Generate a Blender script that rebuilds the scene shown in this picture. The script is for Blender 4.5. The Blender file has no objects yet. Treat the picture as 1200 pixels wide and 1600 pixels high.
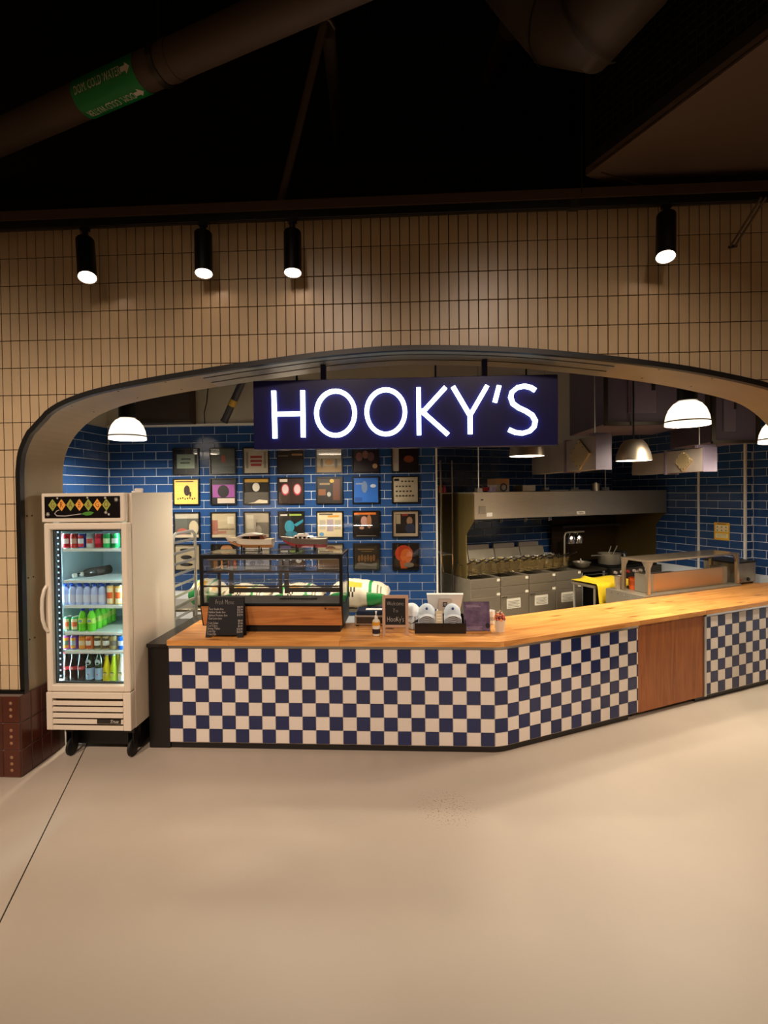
import bpy, bmesh, math, random
from mathutils import Vector, Matrix
random.seed(7)
scn = bpy.context.scene
col = scn.collection
PI = math.pi
R = math.radians

# ------------------------------------------------------------------ camera
FPX, CX, CY, CAMH = 800.0, 600.0, 780.6, 2.0
cam_rot = Matrix.Rotation(R(3.0), 3, 'Z') @ Matrix.Rotation(R(90 - 0.9), 3, 'X') @ Matrix.Rotation(R(-0.6), 3, 'Z')
cam_pos = Vector((0, 0, CAMH))
cd = bpy.data.cameras.new('camera')
cd.sensor_width = 36.0
cd.lens = FPX / 1600.0 * 36.0
cd.shift_y = (CY - 800.0) / 1600.0
cd.clip_start = 0.05
cam = bpy.data.objects.new('camera', cd)
cam.matrix_world = Matrix.Translation(cam_pos) @ cam_rot.to_4x4()
col.objects.link(cam)
scn.camera = cam

# ------------------------------------------------------------------ world, exposure
w = bpy.data.worlds.new('world')
scn.world = w
w.use_nodes = True
bg = w.node_tree.nodes['Background']
bg.inputs[0].default_value = (1.0, 0.52, 0.22, 1)
bg.inputs[1].default_value = 0.075
scn.view_settings.view_transform = 'Standard'
scn.view_settings.look = 'None'
scn.view_settings.exposure = 0.0
scn.view_settings.gamma = 1.0
scn.view_settings.use_curve_mapping = False

# ------------------------------------------------------------------ hall lights (ceiling downlights over the walkway)
def spot(name, loc, aim, energy, colr, size, blend=0.5, rad=0.1):
    l = bpy.data.lights.new(name, 'SPOT')
    l.energy = energy; l.color = colr; l.spot_size = size; l.spot_blend = blend; l.shadow_soft_size = rad
    o = bpy.data.objects.new(name, l)
    col.objects.link(o)
    o.location = loc
    d = Vector(aim) - Vector(loc)
    o.rotation_euler = d.to_track_quat('-Z', 'Y').to_euler()
    return o
WARM = (1.0, 0.70, 0.45)
HALL = (1.0, 0.77, 0.61)
for x, e in ((-3.3, 880), (-1.1, 740), (1.1, 660), (3.3, 560), (5.5, 520)):
    spot('hall_downlight', (x, -1.5, 5.2), (x - 0.1, 3.9, 0.42), e * 1.06, HALL, R(50.5), 1.0, 0.25)

# ------------------------------------------------------------------ pixel -> place helpers (each thing gets its own real distance)
def ray(x, y): return cam_rot @ Vector(((x - CX) / FPX, -(y - CY) / FPX, -1.0))
def W(x, y, Y):
    d = ray(x, y); return cam_pos + d * (Y / d.y)
def G(x, y, z=0.0):
    d = ray(x, y); return cam_pos + d * ((z - CAMH) / d.z)
PHI = R(26.5)                      # the kitchen run is turned 26.5 degrees
B0 = Vector((0.63, 3.884))
U2 = Vector((math.cos(PHI), math.sin(PHI))); V2 = Vector((-math.sin(PHI), math.cos(PHI)))
def KP(s, t, z=0.0):
    p = B0 + U2 * s + V2 * t; return Vector((p.x, p.y, z))
def K(x, y, t):
    d = ray(x, y); k = (B0.dot(V2) + t) / (d.xy.dot(V2)); p = cam_pos + d * k
    return (p.xy - B0).dot(U2), p.z
def KS(x, y, s):
    d = ray(x, y); k = (B0.dot(U2) + s) / (d.xy.dot(U2)); p = cam_pos + d * k
    return (p.xy - B0).dot(V2), p.z

# ------------------------------------------------------------------ materials
def lin(c):
    if isinstance(c, str):
        c = tuple(int(c[i:i + 2], 16) / 255 for i in (0, 2, 4))
    return tuple(((v / 12.92) if v <= 0.04045 else ((v + 0.055) / 1.055) ** 2.4) for v in c) + (1.0,)
MATS = {}
def mat(name, c='888888', rough=0.5, metal=0.0, emis=None, es=0.0, noise=None, bump=None, vary=0.0, coat=0.0, spec=0.5, c2=None, alpha_glass=False, stretch=None):
    if name in MATS: return MATS[name]
    m = bpy.data.materials.new(name); m.use_nodes = True
    nt = m.node_tree; N = nt.nodes; L = nt.links
    b = N['Principled BSDF']
    b.inputs['Base Color'].default_value = lin(c)
    b.inputs['Roughness'].default_value = rough
    b.inputs['Metallic'].default_value = metal
    b.inputs['Specular IOR Level'].default_value = spec
    b.inputs['Coat Weight'].default_value = coat
    if emis:
        b.inputs['Emission Color'].default_value = lin(emis); b.inputs['Emission Strength'].default_value = es
    co = None
    if noise or bump:
        tc = N.new('ShaderNodeTexCoord'); mp = N.new('ShaderNodeMapping')
        L.new(tc.outputs['Object'], mp.inputs['Vector'])
        if stretch: mp.inputs['Scale'].default_value = stretch
        co = mp.outputs['Vector']
    src = None
    if noise:
        n = N.new('ShaderNodeTexNoise'); n.inputs['Scale'].default_value = noise[0]; n.inputs['Detail'].default_value = 5
        L.new(co, n.inputs['Vector'])
        r = N.new('ShaderNodeValToRGB')
        r.color_ramp.elements[0].position = 0.3; r.color_ramp.elements[1].position = 0.72
        a = lin(c); bb = lin(c2) if c2 else tuple(min(1, v * (1 - noise[1])) for v in a[:3]) + (1,)
        r.color_ramp.elements[0].color = bb; r.color_ramp.elements[1].color = a
        L.new(n.outputs['Fac'], r.inputs['Fac']); src = r.outputs['Color']
    if vary:
        oi = N.new('ShaderNodeObjectInfo'); mr = N.new('ShaderNodeMapRange')
        mr.inputs['To Min'].default_value = 1 - vary; mr.inputs['To Max'].default_value = 1 + vary
        L.new(oi.outputs['Random'], mr.inputs['Value'])
        hs = N.new('ShaderNodeHueSaturation'); L.new(mr.outputs['Result'], hs.inputs['Value'])
        if src: L.new(src, hs.inputs['Color'])
        else: hs.inputs['Color'].default_value = lin(c)
        src = hs.outputs['Color']
    if src: L.new(src, b.inputs['Base Color'])
    if bump:
        n2 = N.new('ShaderNodeTexNoise'); n2.inputs['Scale'].default_value = bump[0]; n2.inputs['Detail'].default_value = 4
        L.new(co, n2.inputs['Vector'])
        bp = N.new('ShaderNodeBump'); bp.inputs['Strength'].default_value = bump[1]; bp.inputs['Distance'].default_value = 0.01
        L.new(n2.outputs['Fac'], bp.inputs['Height']); L.new(bp.outputs['Normal'], b.inputs['Normal'])
    MATS[name] = m
    return m
def glass(name, tint='FFFFFF', refl=0.06, rough=0.02):
    if name in MATS: return MATS[name]
    m = bpy.data.materials.new(name); m.use_nodes = True
    nt = m.node_tree; N = nt.nodes; L = nt.links
    N.remove(N['Principled BSDF'])
    o = N['Material Output']; t = N.new('ShaderNodeBsdfTransparent'); g = N.new('ShaderNodeBsdfGlossy'); mx = N.new('ShaderNodeMixShader')
    t.inputs['Color'].default_value = lin(tint); g.inputs['Roughness'].default_value = rough
    lw = N.new('ShaderNodeLayerWeight'); lw.inputs['Blend'].default_value = 0.25
    mr = N.new('ShaderNodeMapRange'); mr.inputs['To Min'].default_value = refl; mr.inputs['To Max'].default_value = 0.7
    L.new(lw.outputs['Fresnel'], mr.inputs['Value']); L.new(mr.outputs['Result'], mx.inputs['Fac'])
    L.new(t.outputs[0], mx.inputs[1]); L.new(g.outputs[0], mx.inputs[2]); L.new(mx.outputs[0], o.inputs['Surface'])
    MATS[name] = m
    return m
def wood(name, light, dark, scale=(1.2, 14, 14), rough=0.35, knots=0.0, vary=0.08, coat=0.1):
    if name in MATS: return MATS[name]
    m = bpy.data.materials.new(name); m.use_nodes = True
    nt = m.node_tree; N = nt.nodes; L = nt.links; b = N['Principled BSDF']
    tc = N.new('ShaderNodeTexCoord'); mp = N.new('ShaderNodeMapping'); mp.inputs['Scale'].default_value = scale
    L.new(tc.outputs['Object'], mp.inputs['Vector'])
    oi = N.new('ShaderNodeObjectInfo'); ad = N.new('ShaderNodeVectorMath'); ad.operation = 'ADD'
    ml = N.new('ShaderNodeMath'); ml.operation = 'MULTIPLY'; ml.inputs[1].default_value = 37.0
    L.new(oi.outputs['Random'], ml.inputs[0]); L.new(mp.outputs['Vector'], ad.inputs[0]); L.new(ml.outputs[0], ad.inputs[1])
    n = N.new('ShaderNodeTexNoise'); n.inputs['Scale'].default_value = 1.6; n.inputs['Detail'].default_value = 7; n.inputs['Distortion'].default_value = 1.3
    L.new(ad.outputs[0], n.inputs['Vector'])
    r = N.new('ShaderNodeValToRGB'); e = r.color_ramp.elements
    e[0].position = 0.28; e[0].color = lin(dark); e[1].position = 0.62; e[1].color = lin(light)
    L.new(n.outputs['Fac'], r.inputs['Fac']); src = r.outputs['Color']
    if knots:
        mp2 = N.new('ShaderNodeMapping'); mp2.inputs['Scale'].default_value = (2.2, 9, 9); L.new(tc.outputs['Object'], mp2.inputs['Vector'])
        v = N.new('ShaderNodeTexVoronoi'); v.inputs['Scale'].default_value = 1.0; L.new(mp2.outputs['Vector'], v.inputs['Vector'])
        r2 = N.new('ShaderNodeValToRGB'); r2.color_ramp.elements[0].position = 0.07; r2.color_ramp.elements[1].position = 0.20
        r2.color_ramp.elements[0].color = (0.13, 0.06, 0.03, 1); r2.color_ramp.elements[1].color = (1, 1, 1, 1)
        L.new(v.outputs['Distance'], r2.inputs['Fac'])
        mm = N.new('ShaderNodeMix'); mm.data_type = 'RGBA'; mm.blend_type = 'MULTIPLY'; mm.inputs['Factor'].default_value = knots
        L.new(src, mm.inputs['A']); L.new(r2.outputs['Color'], mm.inputs['B']); src = mm.outputs['Result']
    mr = N.new('ShaderNodeMapRange'); mr.inputs['To Min'].default_value = 1 - vary; mr.inputs['To Max'].default_value = 1 + vary
    L.new(oi.outputs['Random'], mr.inputs['Value']); hs = N.new('ShaderNodeHueSaturation'); L.new(mr.outputs['Result'], hs.inputs['Value'])
    L.new(src, hs.inputs['Color']); L.new(hs.outputs['Color'], b.inputs['Base Color'])
    b.inputs['Roughness'].default_value = rough; b.inputs['Coat Weight'].default_value = coat
    MATS[name] = m
    return m
def flat(c, rough=0.45):            # plain print / plastic colour by hex code
    return mat('colour_' + c, c, rough)

M_floor = mat('polished_concrete', 'C3B5A4', 0.5, noise=(1.1, 0.10), bump=(55, 0.03))
M_grout = mat('dark_grout', '2E1D13', 0.8)
M_cream = mat('cream_tile', 'D8BF98', 0.3, vary=0.035, noise=(7, 0.08), bump=(10, 0.06))
M_black = mat('black_metal', '0B0A0A', 0.4)
M_soffit = mat('grey_beige_panel', 'A08E70', 0.42, noise=(3, 0.12), bump=(30, 0.03))
M_slat = mat('shutter_metal', 'A39C8C', 0.35, metal=0.7)
M_brown = mat('brown_glazed_tile', '54281A', 0.3, vary=0.12, noise=(14, 0.2))
M_dot = mat('worn_dot', '9C7456', 0.4)
M_bgrout = mat('brown_grout', '7A6A60', 0.8)
M_blue = mat('blue_glazed_tile', '264678', 0.12, vary=0.10, noise=(5, 0.1), bump=(9, 0.05))
M_wgrout = mat('light_grout', 'CDD3DA', 0.7)
M_wtrim = mat('white_trim', 'DAD8D0', 0.4)
M_gyp = mat('painted_gypsum', 'B3AB99', 0.8, noise=(2, 0.1))
M_dark = mat('dark_ceiling_paint', '0B0908', 0.9)
M_steel = mat('stainless_steel', 'CFC4B0', 0.36, metal=0.9, noise=(30, 0.12), stretch=(0.4, 0.4, 6))
M_steel2 = mat('worn_steel', 'A39A88', 0.4, metal=0.6, noise=(6, 0.2))
M_steeld = mat('dark_steel', '4A443C', 0.4, metal=0.8)
M_galv = mat('galvanised_sheet', '9A8F86', 0.5, metal=0.5, noise=(4, 0.2))
M_purp = mat('grey_lilac_cast', '5E5362', 0.6, noise=(2, 0.12))  # purple light cast put into the colour of the grey ducts
M_pipe = mat('dull_pipe_jacket', '4E3E30', 0.7, noise=(4, 0.15))
M_alu = mat('aluminium', 'C9C8C2', 0.35, metal=0.85)
M_black_lam = mat('black_laminate', '15110F', 0.35, noise=(20, 0.2))
M_wood = wood('honey_counter_wood', 'E2A25A', 'B97838', (1.1, 12, 12), 0.3, knots=0.75)
M_panel = wood('red_brown_panel_wood', 'A8622C', '8A4A1E', (16, 16, 1.2), 0.4, vary=0.02)
M_casewood = wood('case_front_wood', 'C98A50', '9E6132', (1.4, 14, 14), 0.4, knots=0.5, vary=0.02)
M_wht = mat('white_glazed_tile', 'E9DFD3', 0.18, vary=0.03)
M_nvy = mat('navy_glazed_tile', '222C58', 0.14, vary=0.12)
M_pgrout = mat('pale_grout', 'CFC4B8', 0.7)
M_fridge = mat('off_white_enamel', 'E8DCC8', 0.32)
M_liner = mat('cooler_liner', 'DCE9EA', 0.4)
M_glass = glass('clear_glass')
M_fglass = glass('cooler_door_glass', 'F2FAFA', 0.03)
M_led = mat('cool_led', 'FFFFFF', 0.5, emis='DDE8FF', es=1.1)
M_white = mat('white_plastic', 'E8E5DE', 0.35)
M_rubber = mat('black_rubber', '080808', 0.6)
M_chrome = mat('chrome', 'D8D8D8', 0.12, metal=1.0)
M_lampglow = mat('lamp_glow', 'FFFFFF', 0.5, emis='FFE9CE', es=14.0)

# ------------------------------------------------------------------ mesh builder
class MB:
    def __init__(s): s.bm = bmesh.new(); s.m = []
    def mi(s, m):
        if m not in s.m: s.m.append(m)
        return s.m.index(m)
    def _fin(s, faces, m):
        i = s.mi(m)
        for f in faces: f.material_index = i
    def box(s, x0, x1, y0, y1, z0, z1, m, bev=0.0, M=None, seg=1):
        v = [s.bm.verts.new((x, y, z)) for x in (x0, x1) for y in (y0, y1) for z in (z0, z1)]
        q = [(0, 1, 3, 2), (4, 6, 7, 5), (0, 4, 5, 1), (2, 3, 7, 6), (0, 2, 6, 4), (1, 5, 7, 3)]
        fs = [s.bm.faces.new([v[i] for i in k]) for k in q]
        s._fin(fs, m)
        if bev:
            es = list({e for f in fs for e in f.edges})
            r = bmesh.ops.bevel(s.bm, geom=es, offset=bev, segments=seg, profile=0.5, affect='EDGES', clamp_overlap=True)
            s._fin(r['faces'], m)
            v = list({x for f in fs if f.is_valid for x in f.verts} | set(x for x in r['verts']))
        if M is not None: bmesh.ops.transform(s.bm, matrix=M, verts=[x for x in v if x.is_valid])
        return s
    def cyl(s, p0, p1, r0, r1, m, seg=16, cap=True):
        return s.tube([p0, p1], [r0, r1], m, seg, cap)
    def tube(s, pts, r, m, seg=8, cap=True, loop=False):
        pts = [Vector(p) for p in pts]; n = len(pts)
        rs = r if isinstance(r, (list, tuple)) else [r] * n
        rings = []; up = None
        for i, p in enumerate(pts):
            a = pts[i - 1] if (i > 0 or loop) else p
            b = pts[(i + 1) % n] if (i < n - 1 or loop) else p
            d = (b - a)
            if d.length < 1e-9: d = Vector((0, 0, 1))
            d.normalize()
            if up is None or abs(up.dot(d)) > 0.98:
                up = Vector((0, 0, 1)) if abs(d.z) < 0.9 else Vector((0, 1, 0))
            x = up.cross(d).normalized(); y = d.cross(x).normalized(); up = y
            rings.append([s.bm.verts.new(p + (x * math.cos(2 * PI * k / seg) + y * math.sin(2 * PI * k / seg)) * rs[i]) for k in range(seg)])
        fs = []
        for i in range(n if loop else n - 1):
            A, Bq = rings[i], rings[(i + 1) % n]
            for k in range(seg):
                fs.append(s.bm.faces.new((A[k], A[(k + 1) % seg], Bq[(k + 1) % seg], Bq[k])))
        if cap and not loop:
            fs.append(s.bm.faces.new(list(reversed(rings[0])))); fs.append(s.bm.faces.new(rings[-1]))
        s._fin(fs, m)
        return s
    def lathe(s, prof, m, seg=16, M=None):
        # prof: [(r, z)]; m: material or fn(ring, k) -> material
        rings = []; vs = []
        for r, z in prof:
            if r < 1e-6: ring = [s.bm.verts.new((0, 0, z))]
            else: ring = [s.bm.verts.new((r * math.cos(2 * PI * k / seg), r * math.sin(2 * PI * k / seg), z)) for k in range(seg)]
            rings.append(ring); vs += ring
        for i in range(len(rings) - 1):
            A, Bq = rings[i], rings[i + 1]
            for k in range(seg):
                k2 = (k + 1) % seg
                if len(A) == 1 and len(Bq) == 1: continue
                if len(A) == 1: f = s.bm.faces.new((A[0], Bq[k2], Bq[k]))
                elif len(Bq) == 1: f = s.bm.faces.new((A[k], A[k2], Bq[0]))
                else: f = s.bm.faces.new((A[k], A[k2], Bq[k2], Bq[k]))
                f.material_index = s.mi(m(i, k) if callable(m) else m)
        if M is not None: bmesh.ops.transform(s.bm, matrix=M, verts=vs)
        return s
    def poly(s, pts, m):
        s._fin([s.bm.faces.new([s.bm.verts.new(p) for p in pts])], m); return s
    def prism(s, pts, a, b, m, axis='z', M=None):
        # pts 2D polygon, extruded from a to b along the axis
        f3 = {'z': lambda p, h: (p[0], p[1], h), 'y': lambda p, h: (p[0], h, p[1]), 'x': lambda p, h: (h, p[0], p[1])}[axis]
        A = [s.bm.verts.new(f3(p, a)) for p in pts]; Bq = [s.bm.verts.new(f3(p, b)) for p in pts]
        n = len(pts); fs = [s.bm.faces.new(list(reversed(A))), s.bm.faces.new(Bq)]
        for i in range(n): fs.append(s.bm.faces.new((A[i], A[(i + 1) % n], Bq[(i + 1) % n], Bq[i])))
        s._fin(fs, m)
        bmesh.ops.recalc_face_normals(s.bm, faces=fs)
        if M is not None: bmesh.ops.transform(s.bm, matrix=M, verts=A + Bq)
        return s
    def ribbon(s, pts, wd, y0, y1, m, loop=False):
        # flat stroke in the XZ plane with depth y0..y1
        n = len(pts); Lp = []; Rp = []
        P = [Vector(p) for p in pts]
        for i in range(n):
            a = P[i - 1] if (i > 0 or loop) else None; b = P[(i + 1) % n] if (i < n - 1 or loop) else None
            d1 = (P[i] - a).normalized() if a is not None else None; d2 = (b - P[i]).normalized() if b is not None else None
            if d1 is None: d1 = d2
            if d2 is None: d2 = d1
            n1 = Vector((-d1.y, d1.x)); n2 = Vector((-d2.y, d2.x)); nn = (n1 + n2)
            if nn.length < 1e-6: nn = n1
            nn.normalize(); k = wd / 2 / max(0.4, nn.dot(n1))
            Lp.append(P[i] + nn * k); Rp.append(P[i] - nn * k)
        rng = range(n if loop else n - 1)
        V = lambda p, y: s.bm.verts.new((p.x, y, p.y))
        l0 = [V(p, y0) for p in Lp]; r0 = [V(p, y0) for p in Rp]; l1 = [V(p, y1) for p in Lp]; r1 = [V(p, y1) for p in Rp]
        fs = []
        for i in rng:
            j = (i + 1) % n
            fs += [s.bm.faces.new((l0[i], l0[j], r0[j], r0[i])), s.bm.faces.new((l1[i], r1[i], r1[j], l1[j])),
                   s.bm.faces.new((l0[i], l1[i], l1[j], l0[j])), s.bm.faces.new((r0[i], r0[j], r1[j], r1[i]))]
        if not loop:
            fs += [s.bm.faces.new((l0[0], r0[0], r1[0], l1[0])), s.bm.faces.new((l0[-1], l1[-1], r1[-1], r0[-1]))]
        s._fin(fs, m); bmesh.ops.recalc_face_normals(s.bm, faces=fs)
        return s
    def mesh(s, name, angle=35):
        me = bpy.data.meshes.new(name)
        for f in s.bm.faces: f.smooth = True
        s.bm.to_mesh(me); s.bm.free()
        for m in s.m: me.materials.append(m)
        me.set_sharp_from_angle(angle=R(angle))
        return me
    def build(s, name, parent=None, loc=None, rz=None, angle=35):
        return link(name, s.mesh(name, angle), parent, loc, rz)
def link(name, me, parent=None, loc=None, rz=None):
    o = bpy.data.objects.new(name, me); col.objects.link(o)
    if parent is not None: o.parent = parent
    if loc is not None: o.location = loc
    if rz is not None: o.rotation_euler = (0, 0, rz)
    return o
def tag(o, label=None, cat=None, group=None, kind=None):
    if label: o['label'] = label
    if cat: o['category'] = cat
    if group: o['group'] = group
    if kind: o['kind'] = kind
    return o
def thing(name, label, cat, loc=(0, 0, 0), rz=0.0, group=None):
    o = bpy.data.objects.new(name, None); o.empty_display_size = 0.1; col.objects.link(o)
    o.location = loc; o.rotation_euler = (0, 0, rz)
    return tag(o, label, cat, group)
def struct(o, label=None): return tag(o, label, kind='structure')
def copy_tree(o, parent=None):
    c = o.copy(); col.objects.link(c)
    if parent is not None: c.parent = parent
    for ch in list(o.children): copy_tree(ch, c)
    return c
def text(name, s, size, m, parent, loc, rot=(PI / 2, 0, 0), thin=0.0, ext=0.0006, sx=1.0, align='CENTER', shear=0.0, space=1.0):
    cu = bpy.data.curves.new('lettering', 'FONT'); cu.body = s; cu.size = size; cu.extrude = ext; cu.offset = -thin
    cu.align_x = align; cu.align_y = 'CENTER'; cu.shear = shear; cu.resolution_u = 3; cu.space_character = space
    t = bpy.data.objects.new('lettering', cu); col.objects.link(t)
    dg = bpy.context.evaluated_depsgraph_get()
    me = bpy.data.meshes.new_from_object(t.evaluated_get(dg))
    bpy.data.objects.remove(t); bpy.data.curves.remove(cu)
    me.transform(Matrix.Diagonal((sx, 1, 1, 1)))
    me.materials.clear(); me.materials.append(m)
    o = link(name, me, parent, loc); o.rotation_euler = rot
    return o
def tile_mesh(w_, h_, d, m, ch=0.002, name='tile'):
    # a glazed tile: lower-left at origin, face towards -Y, chamfered front edge
    b = bmesh.new()
    o = [b.verts.new(p) for p in ((0, 0, 0), (w_, 0, 0), (w_, 0, h_), (0, 0, h_))]
    k = [b.verts.new(p) for p in ((0, -d + ch, 0), (w_, -d + ch, 0), (w_, -d + ch, h_), (0, -d + ch, h_))]
    f = [b.verts.new(p) for p in ((ch, -d, ch), (w_ - ch, -d, ch), (w_ - ch, -d, h_ - ch), (ch, -d, h_ - ch))]
    b.faces.new(f)
    for i in range(4):
        j = (i + 1) % 4
        b.faces.new((o[i], o[j], k[j], k[i])); b.faces.new((k[i], k[j], f[j], f[i]))
    bmesh.ops.recalc_face_normals(b, faces=b.faces[:])
    me = bpy.data.meshes.new(name); b.to_mesh(me); b.free(); me.materials.append(m)
    return me
def clip(poly, a, b):
    # keep the part of poly on the left of line a->b
    out = []; n = len(poly)
    sd = lambda p: (b[0] - a[0]) * (p[1] - a[1]) - (b[1] - a[1]) * (p[0] - a[0])
    for i in range(n):
        p, q = poly[i], poly[(i + 1) % n]; sp, sq = sd(p), sd(q)
        if sp >= 0: out.append(p)
        if (sp > 0 > sq) or (sp < 0 < sq):
            t = sp / (sp - sq); out.append((p[0] + (q[0] - p[0]) * t, p[1] + (q[1] - p[1]) * t))
    return out
def area(poly):
    return 0.5 * sum(poly[i][0] * poly[(i + 1) % len(poly)][1] - poly[(i + 1) % len(poly)][0] * poly[i][1] for i in range(len(poly))) if len(poly) > 2 else 0.0

# ================================================================== SETTING
YF, YIN, ZTOP = 3.51, 3.95, 3.868
# floor of two poured slabs with a joint between them
ja, jb = G(125, 1185), G(0, 1440)
jd = (jb - ja).normalized(); jn = Vector((-jd.y, jd.x, 0)) * 0.004
def jline(k, sgn): p = ja + jd * k + jn * sgn; return (p.x, p.y)
big = [(-9, -5), (9, -5), (9, 11), (-9, 11)]
mb = MB()
for sg in (1, -1):
    a, b = jline(0, sg), jline(1, sg)
    pl = clip(big, a, b) if sg > 0 else clip(big, b, a)
    mb.prism(pl, -0.06, 0.0, M_floor)
floor = struct(mb.build('floor'), 'polished beige concrete floor of the hall')
mb = MB(); q = [jline(-6, 3), jline(10, 3), jline(10, -3), jline(-6, -3)]
mb.prism(q, -0.05, -0.006, mat('joint_sealant', '1A120D', 0.8)); mb.build('floor_joint', floor)
# worn speckled stain in the floor material
nt = M_floor.node_tree; N = nt.nodes; L = nt.links; bs = N['Principled BSDF']
tc = N.new('ShaderNodeTexCoord'); st = G(698, 1262)
vs = N.new('ShaderNodeVectorMath'); vs.operation = 'DISTANCE'; vs.inputs[1].default_value = (st.x, st.y, 0)
L.new(tc.outputs['Object'], vs.inputs[0])
mr = N.new('ShaderNodeMapRange'); mr.inputs['From Min'].default_value = 0.1; mr.inputs['From Max'].default_value = 0.24; mr.inputs['To Min'].default_value = 0.85; mr.inputs['To Max'].default_value = 0.0
L.new(vs.outputs['Value'], mr.inputs['Value'])
sn = N.new('ShaderNodeTexNoise'); sn.inputs['Scale'].default_value = 75; sn.inputs['Detail'].default_value = 3; L.new(tc.outputs['Object'], sn.inputs['Vector'])
gt = N.new('ShaderNodeMapRange'); gt.inputs['From Min'].default_value = 0.56; gt.inputs['From Max'].default_value = 0.66; L.new(sn.outputs['Fac'], gt.inputs['Value'])
mu = N.new('ShaderNodeMath'); mu.operation = 'MULTIPLY'; L.new(mr.outputs['Result'], mu.inputs[0]); L.new(gt.outputs['Result'], mu.inputs[1])
mx = N.new('ShaderNodeMix'); mx.data_type = 'RGBA'; old = bs.inputs['Base Color'].links[0].from_socket
L.new(mu.outputs[0], mx.inputs['Factor']); L.new(old, mx.inputs['A']); mx.inputs['B'].default_value = lin('8A6B4A'); L.new(mx.outputs['Result'], bs.inputs['Base Color'])

# ---- arch outline in the facade plane (x, z), left springing to right springing
ctrl = [(-2.80, 0.0), (-2.80, 1.0), (-2.80, 2.0), (-2.795, 2.2), (-2.768, 2.335), (-2.683, 2.485), (-2.524, 2.622), (-2.335, 2.703), (-2.129, 2.755), (-1.823, 2.808), (-1.365, 2.872), (-1.062, 2.909), (-0.614, 2.958), (-0.173, 2.986), (0.188, 2.985), (0.691, 2.958), (1.115, 2.913), (1.534, 2.856), (1.947, 2.783), (2.355, 2.681), (2.53, 2.60), (2.67, 2.47), (2.745, 2.33), (2.768, 2.2), (2.77, 2.0), (2.77, 1.0), (2.77, 0.0)]
def smooth(pts, n=4):
    out = []
    for i in range(len(pts) - 1):
        p0 = Vector(pts[max(i - 1, 0)]); p1 = Vector(pts[i]); p2 = Vector(pts[i + 1]); p3 = Vector(pts[min(i + 2, len(pts) - 1)])
        for k in range(n):
            t = k / n
            out.append(0.5 * ((2 * p1) + (p2 - p0) * t + (2 * p0 - 5 * p1 + 4 * p2 - p3) * t * t + (3 * p1 - p0 - 3 * p2 + p3) * t ** 3))
    out.append(Vector(pts[-1])); return out
arch = smooth(ctrl, 4)
curve = [p for p in arch if p.y > 1.99]
cur2 = [tuple(p) for p in curve]
mb = MB()
mb.box(-3.7, -2.80, YF + 0.008, YIN, 0, ZTOP, M_grout); mb.box(2.77, 3.7, YF + 0.008, YIN, 0, ZTOP, M_grout)
for a, b in zip(cur2[:-1], cur2[1:]):
    if b[0] - a[0] > 1e-4: mb.prism([a, b, (b[0], ZTOP), (a[0], ZTOP)], YF + 0.008, YIN, M_grout, 'y')
wall_front = struct(mb.build('wall_front'), 'arched cream-tiled facade around the food stall')
# stacked vertical tiles
TW, TH, GAP = 0.0659, 0.193, 0.0058
x_ref, z_ref = 0.008, 3.675
full = tile_mesh(TW - GAP, TH - GAP, 0.008, M_cream, 0.0015)
opening = cur2 + [(2.77, -0.1), (-2.80, -0.1)]
def in_open(p):
    x, z = p
    if not (-2.80 < x < 2.77): return False
    if z < 2.0: return True
    for a, b in zip(cur2[:-1], cur2[1:]):
        if a[0] <= x <= b[0] and b[0] > a[0]:
            return z < a[1] + (b[1] - a[1]) * (x - a[0]) / (b[0] - a[0])
    return True
def seg_hits(a, b, r):
    # does segment a-b cross rectangle r (x0,z0,x1,z1)? return clipped ends
    t0, t1 = 0.0, 1.0; dx, dz = b[0] - a[0], b[1] - a[1]
    for p, q_ in ((-dx, a[0] - r[0]), (dx, r[2] - a[0]), (-dz, a[1] - r[1]), (dz, r[3] - a[1])):
        if abs(p) < 1e-12:
            if q_ < 0: return None
        else:
            t = q_ / p
            if p < 0: t0 = max(t0, t)
            else: t1 = min(t1, t)
    if t0 > t1: return None
    return (a[0] + dx * t0, a[1] + dz * t0), (a[0] + dx * t1, a[1] + dz * t1)
cand = []
for r_ in range(-1, 16):
    z0 = z_ref - TH * r_ + GAP / 2 - TH + TH * 0
    for c_ in range(-55, 57):
        x0 = x_ref + TW * c_ + GAP / 2
        rect = (x0, z0, x0 + TW - GAP, z0 + TH - GAP)
        if rect[2] > 3.69 or rect[0] < -3.69 or z0 < 0.55: continue
        pl = [(rect[0], rect[1]), (rect[2], rect[1]), (rect[2], rect[3]), (rect[0], rect[3])]
        if rect[3] > ZTOP: pl = [(x, min(z, ZTOP)) for x, z in pl]
        ins = [in_open(p) for p in pl]
        fullt = rect[3] <= ZTOP
        if all(ins): continue
        hits = [h for h in (seg_hits(a, b, rect) for a, b in zip(cur2[:-1], cur2[1:])) if h]
        for xe in (-2.80, 2.77):
            if z0 < 2.0 and rect[0] < xe < rect[2]: hits = [((xe, z0), (xe, rect[3]))] if xe < 0 else [((xe, rect[3]), (xe, z0))]
        if hits:
            a, b = hits[0][0], hits[-1][1]
            if (Vector(a) - Vector(b)).length > 1e-4: pl = clip(pl, a, b); fullt = False
        if len(pl) < 3 or area(pl) < 1e-4: continue
        cx_, cz_ = sum(p[0] for p in pl) / len(pl), sum(p[1] for p in pl) / len(pl)
        dist = (Vector((cx_, YF, cz_)) - cam_pos)
        dpt = -(cam_rot.transposed() @ dist).z
        seen = abs(cx_ + 0.25) < 2.8 and cz_ < 3.86
        cand.append((-(area(pl) / dpt ** 2) if seen else 1.0, x0, z0, pl, fullt))
cand.sort(key=lambda k: (k[0] > 0, -k[2] * 0 + k[0]))
rest = MB()
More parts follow.
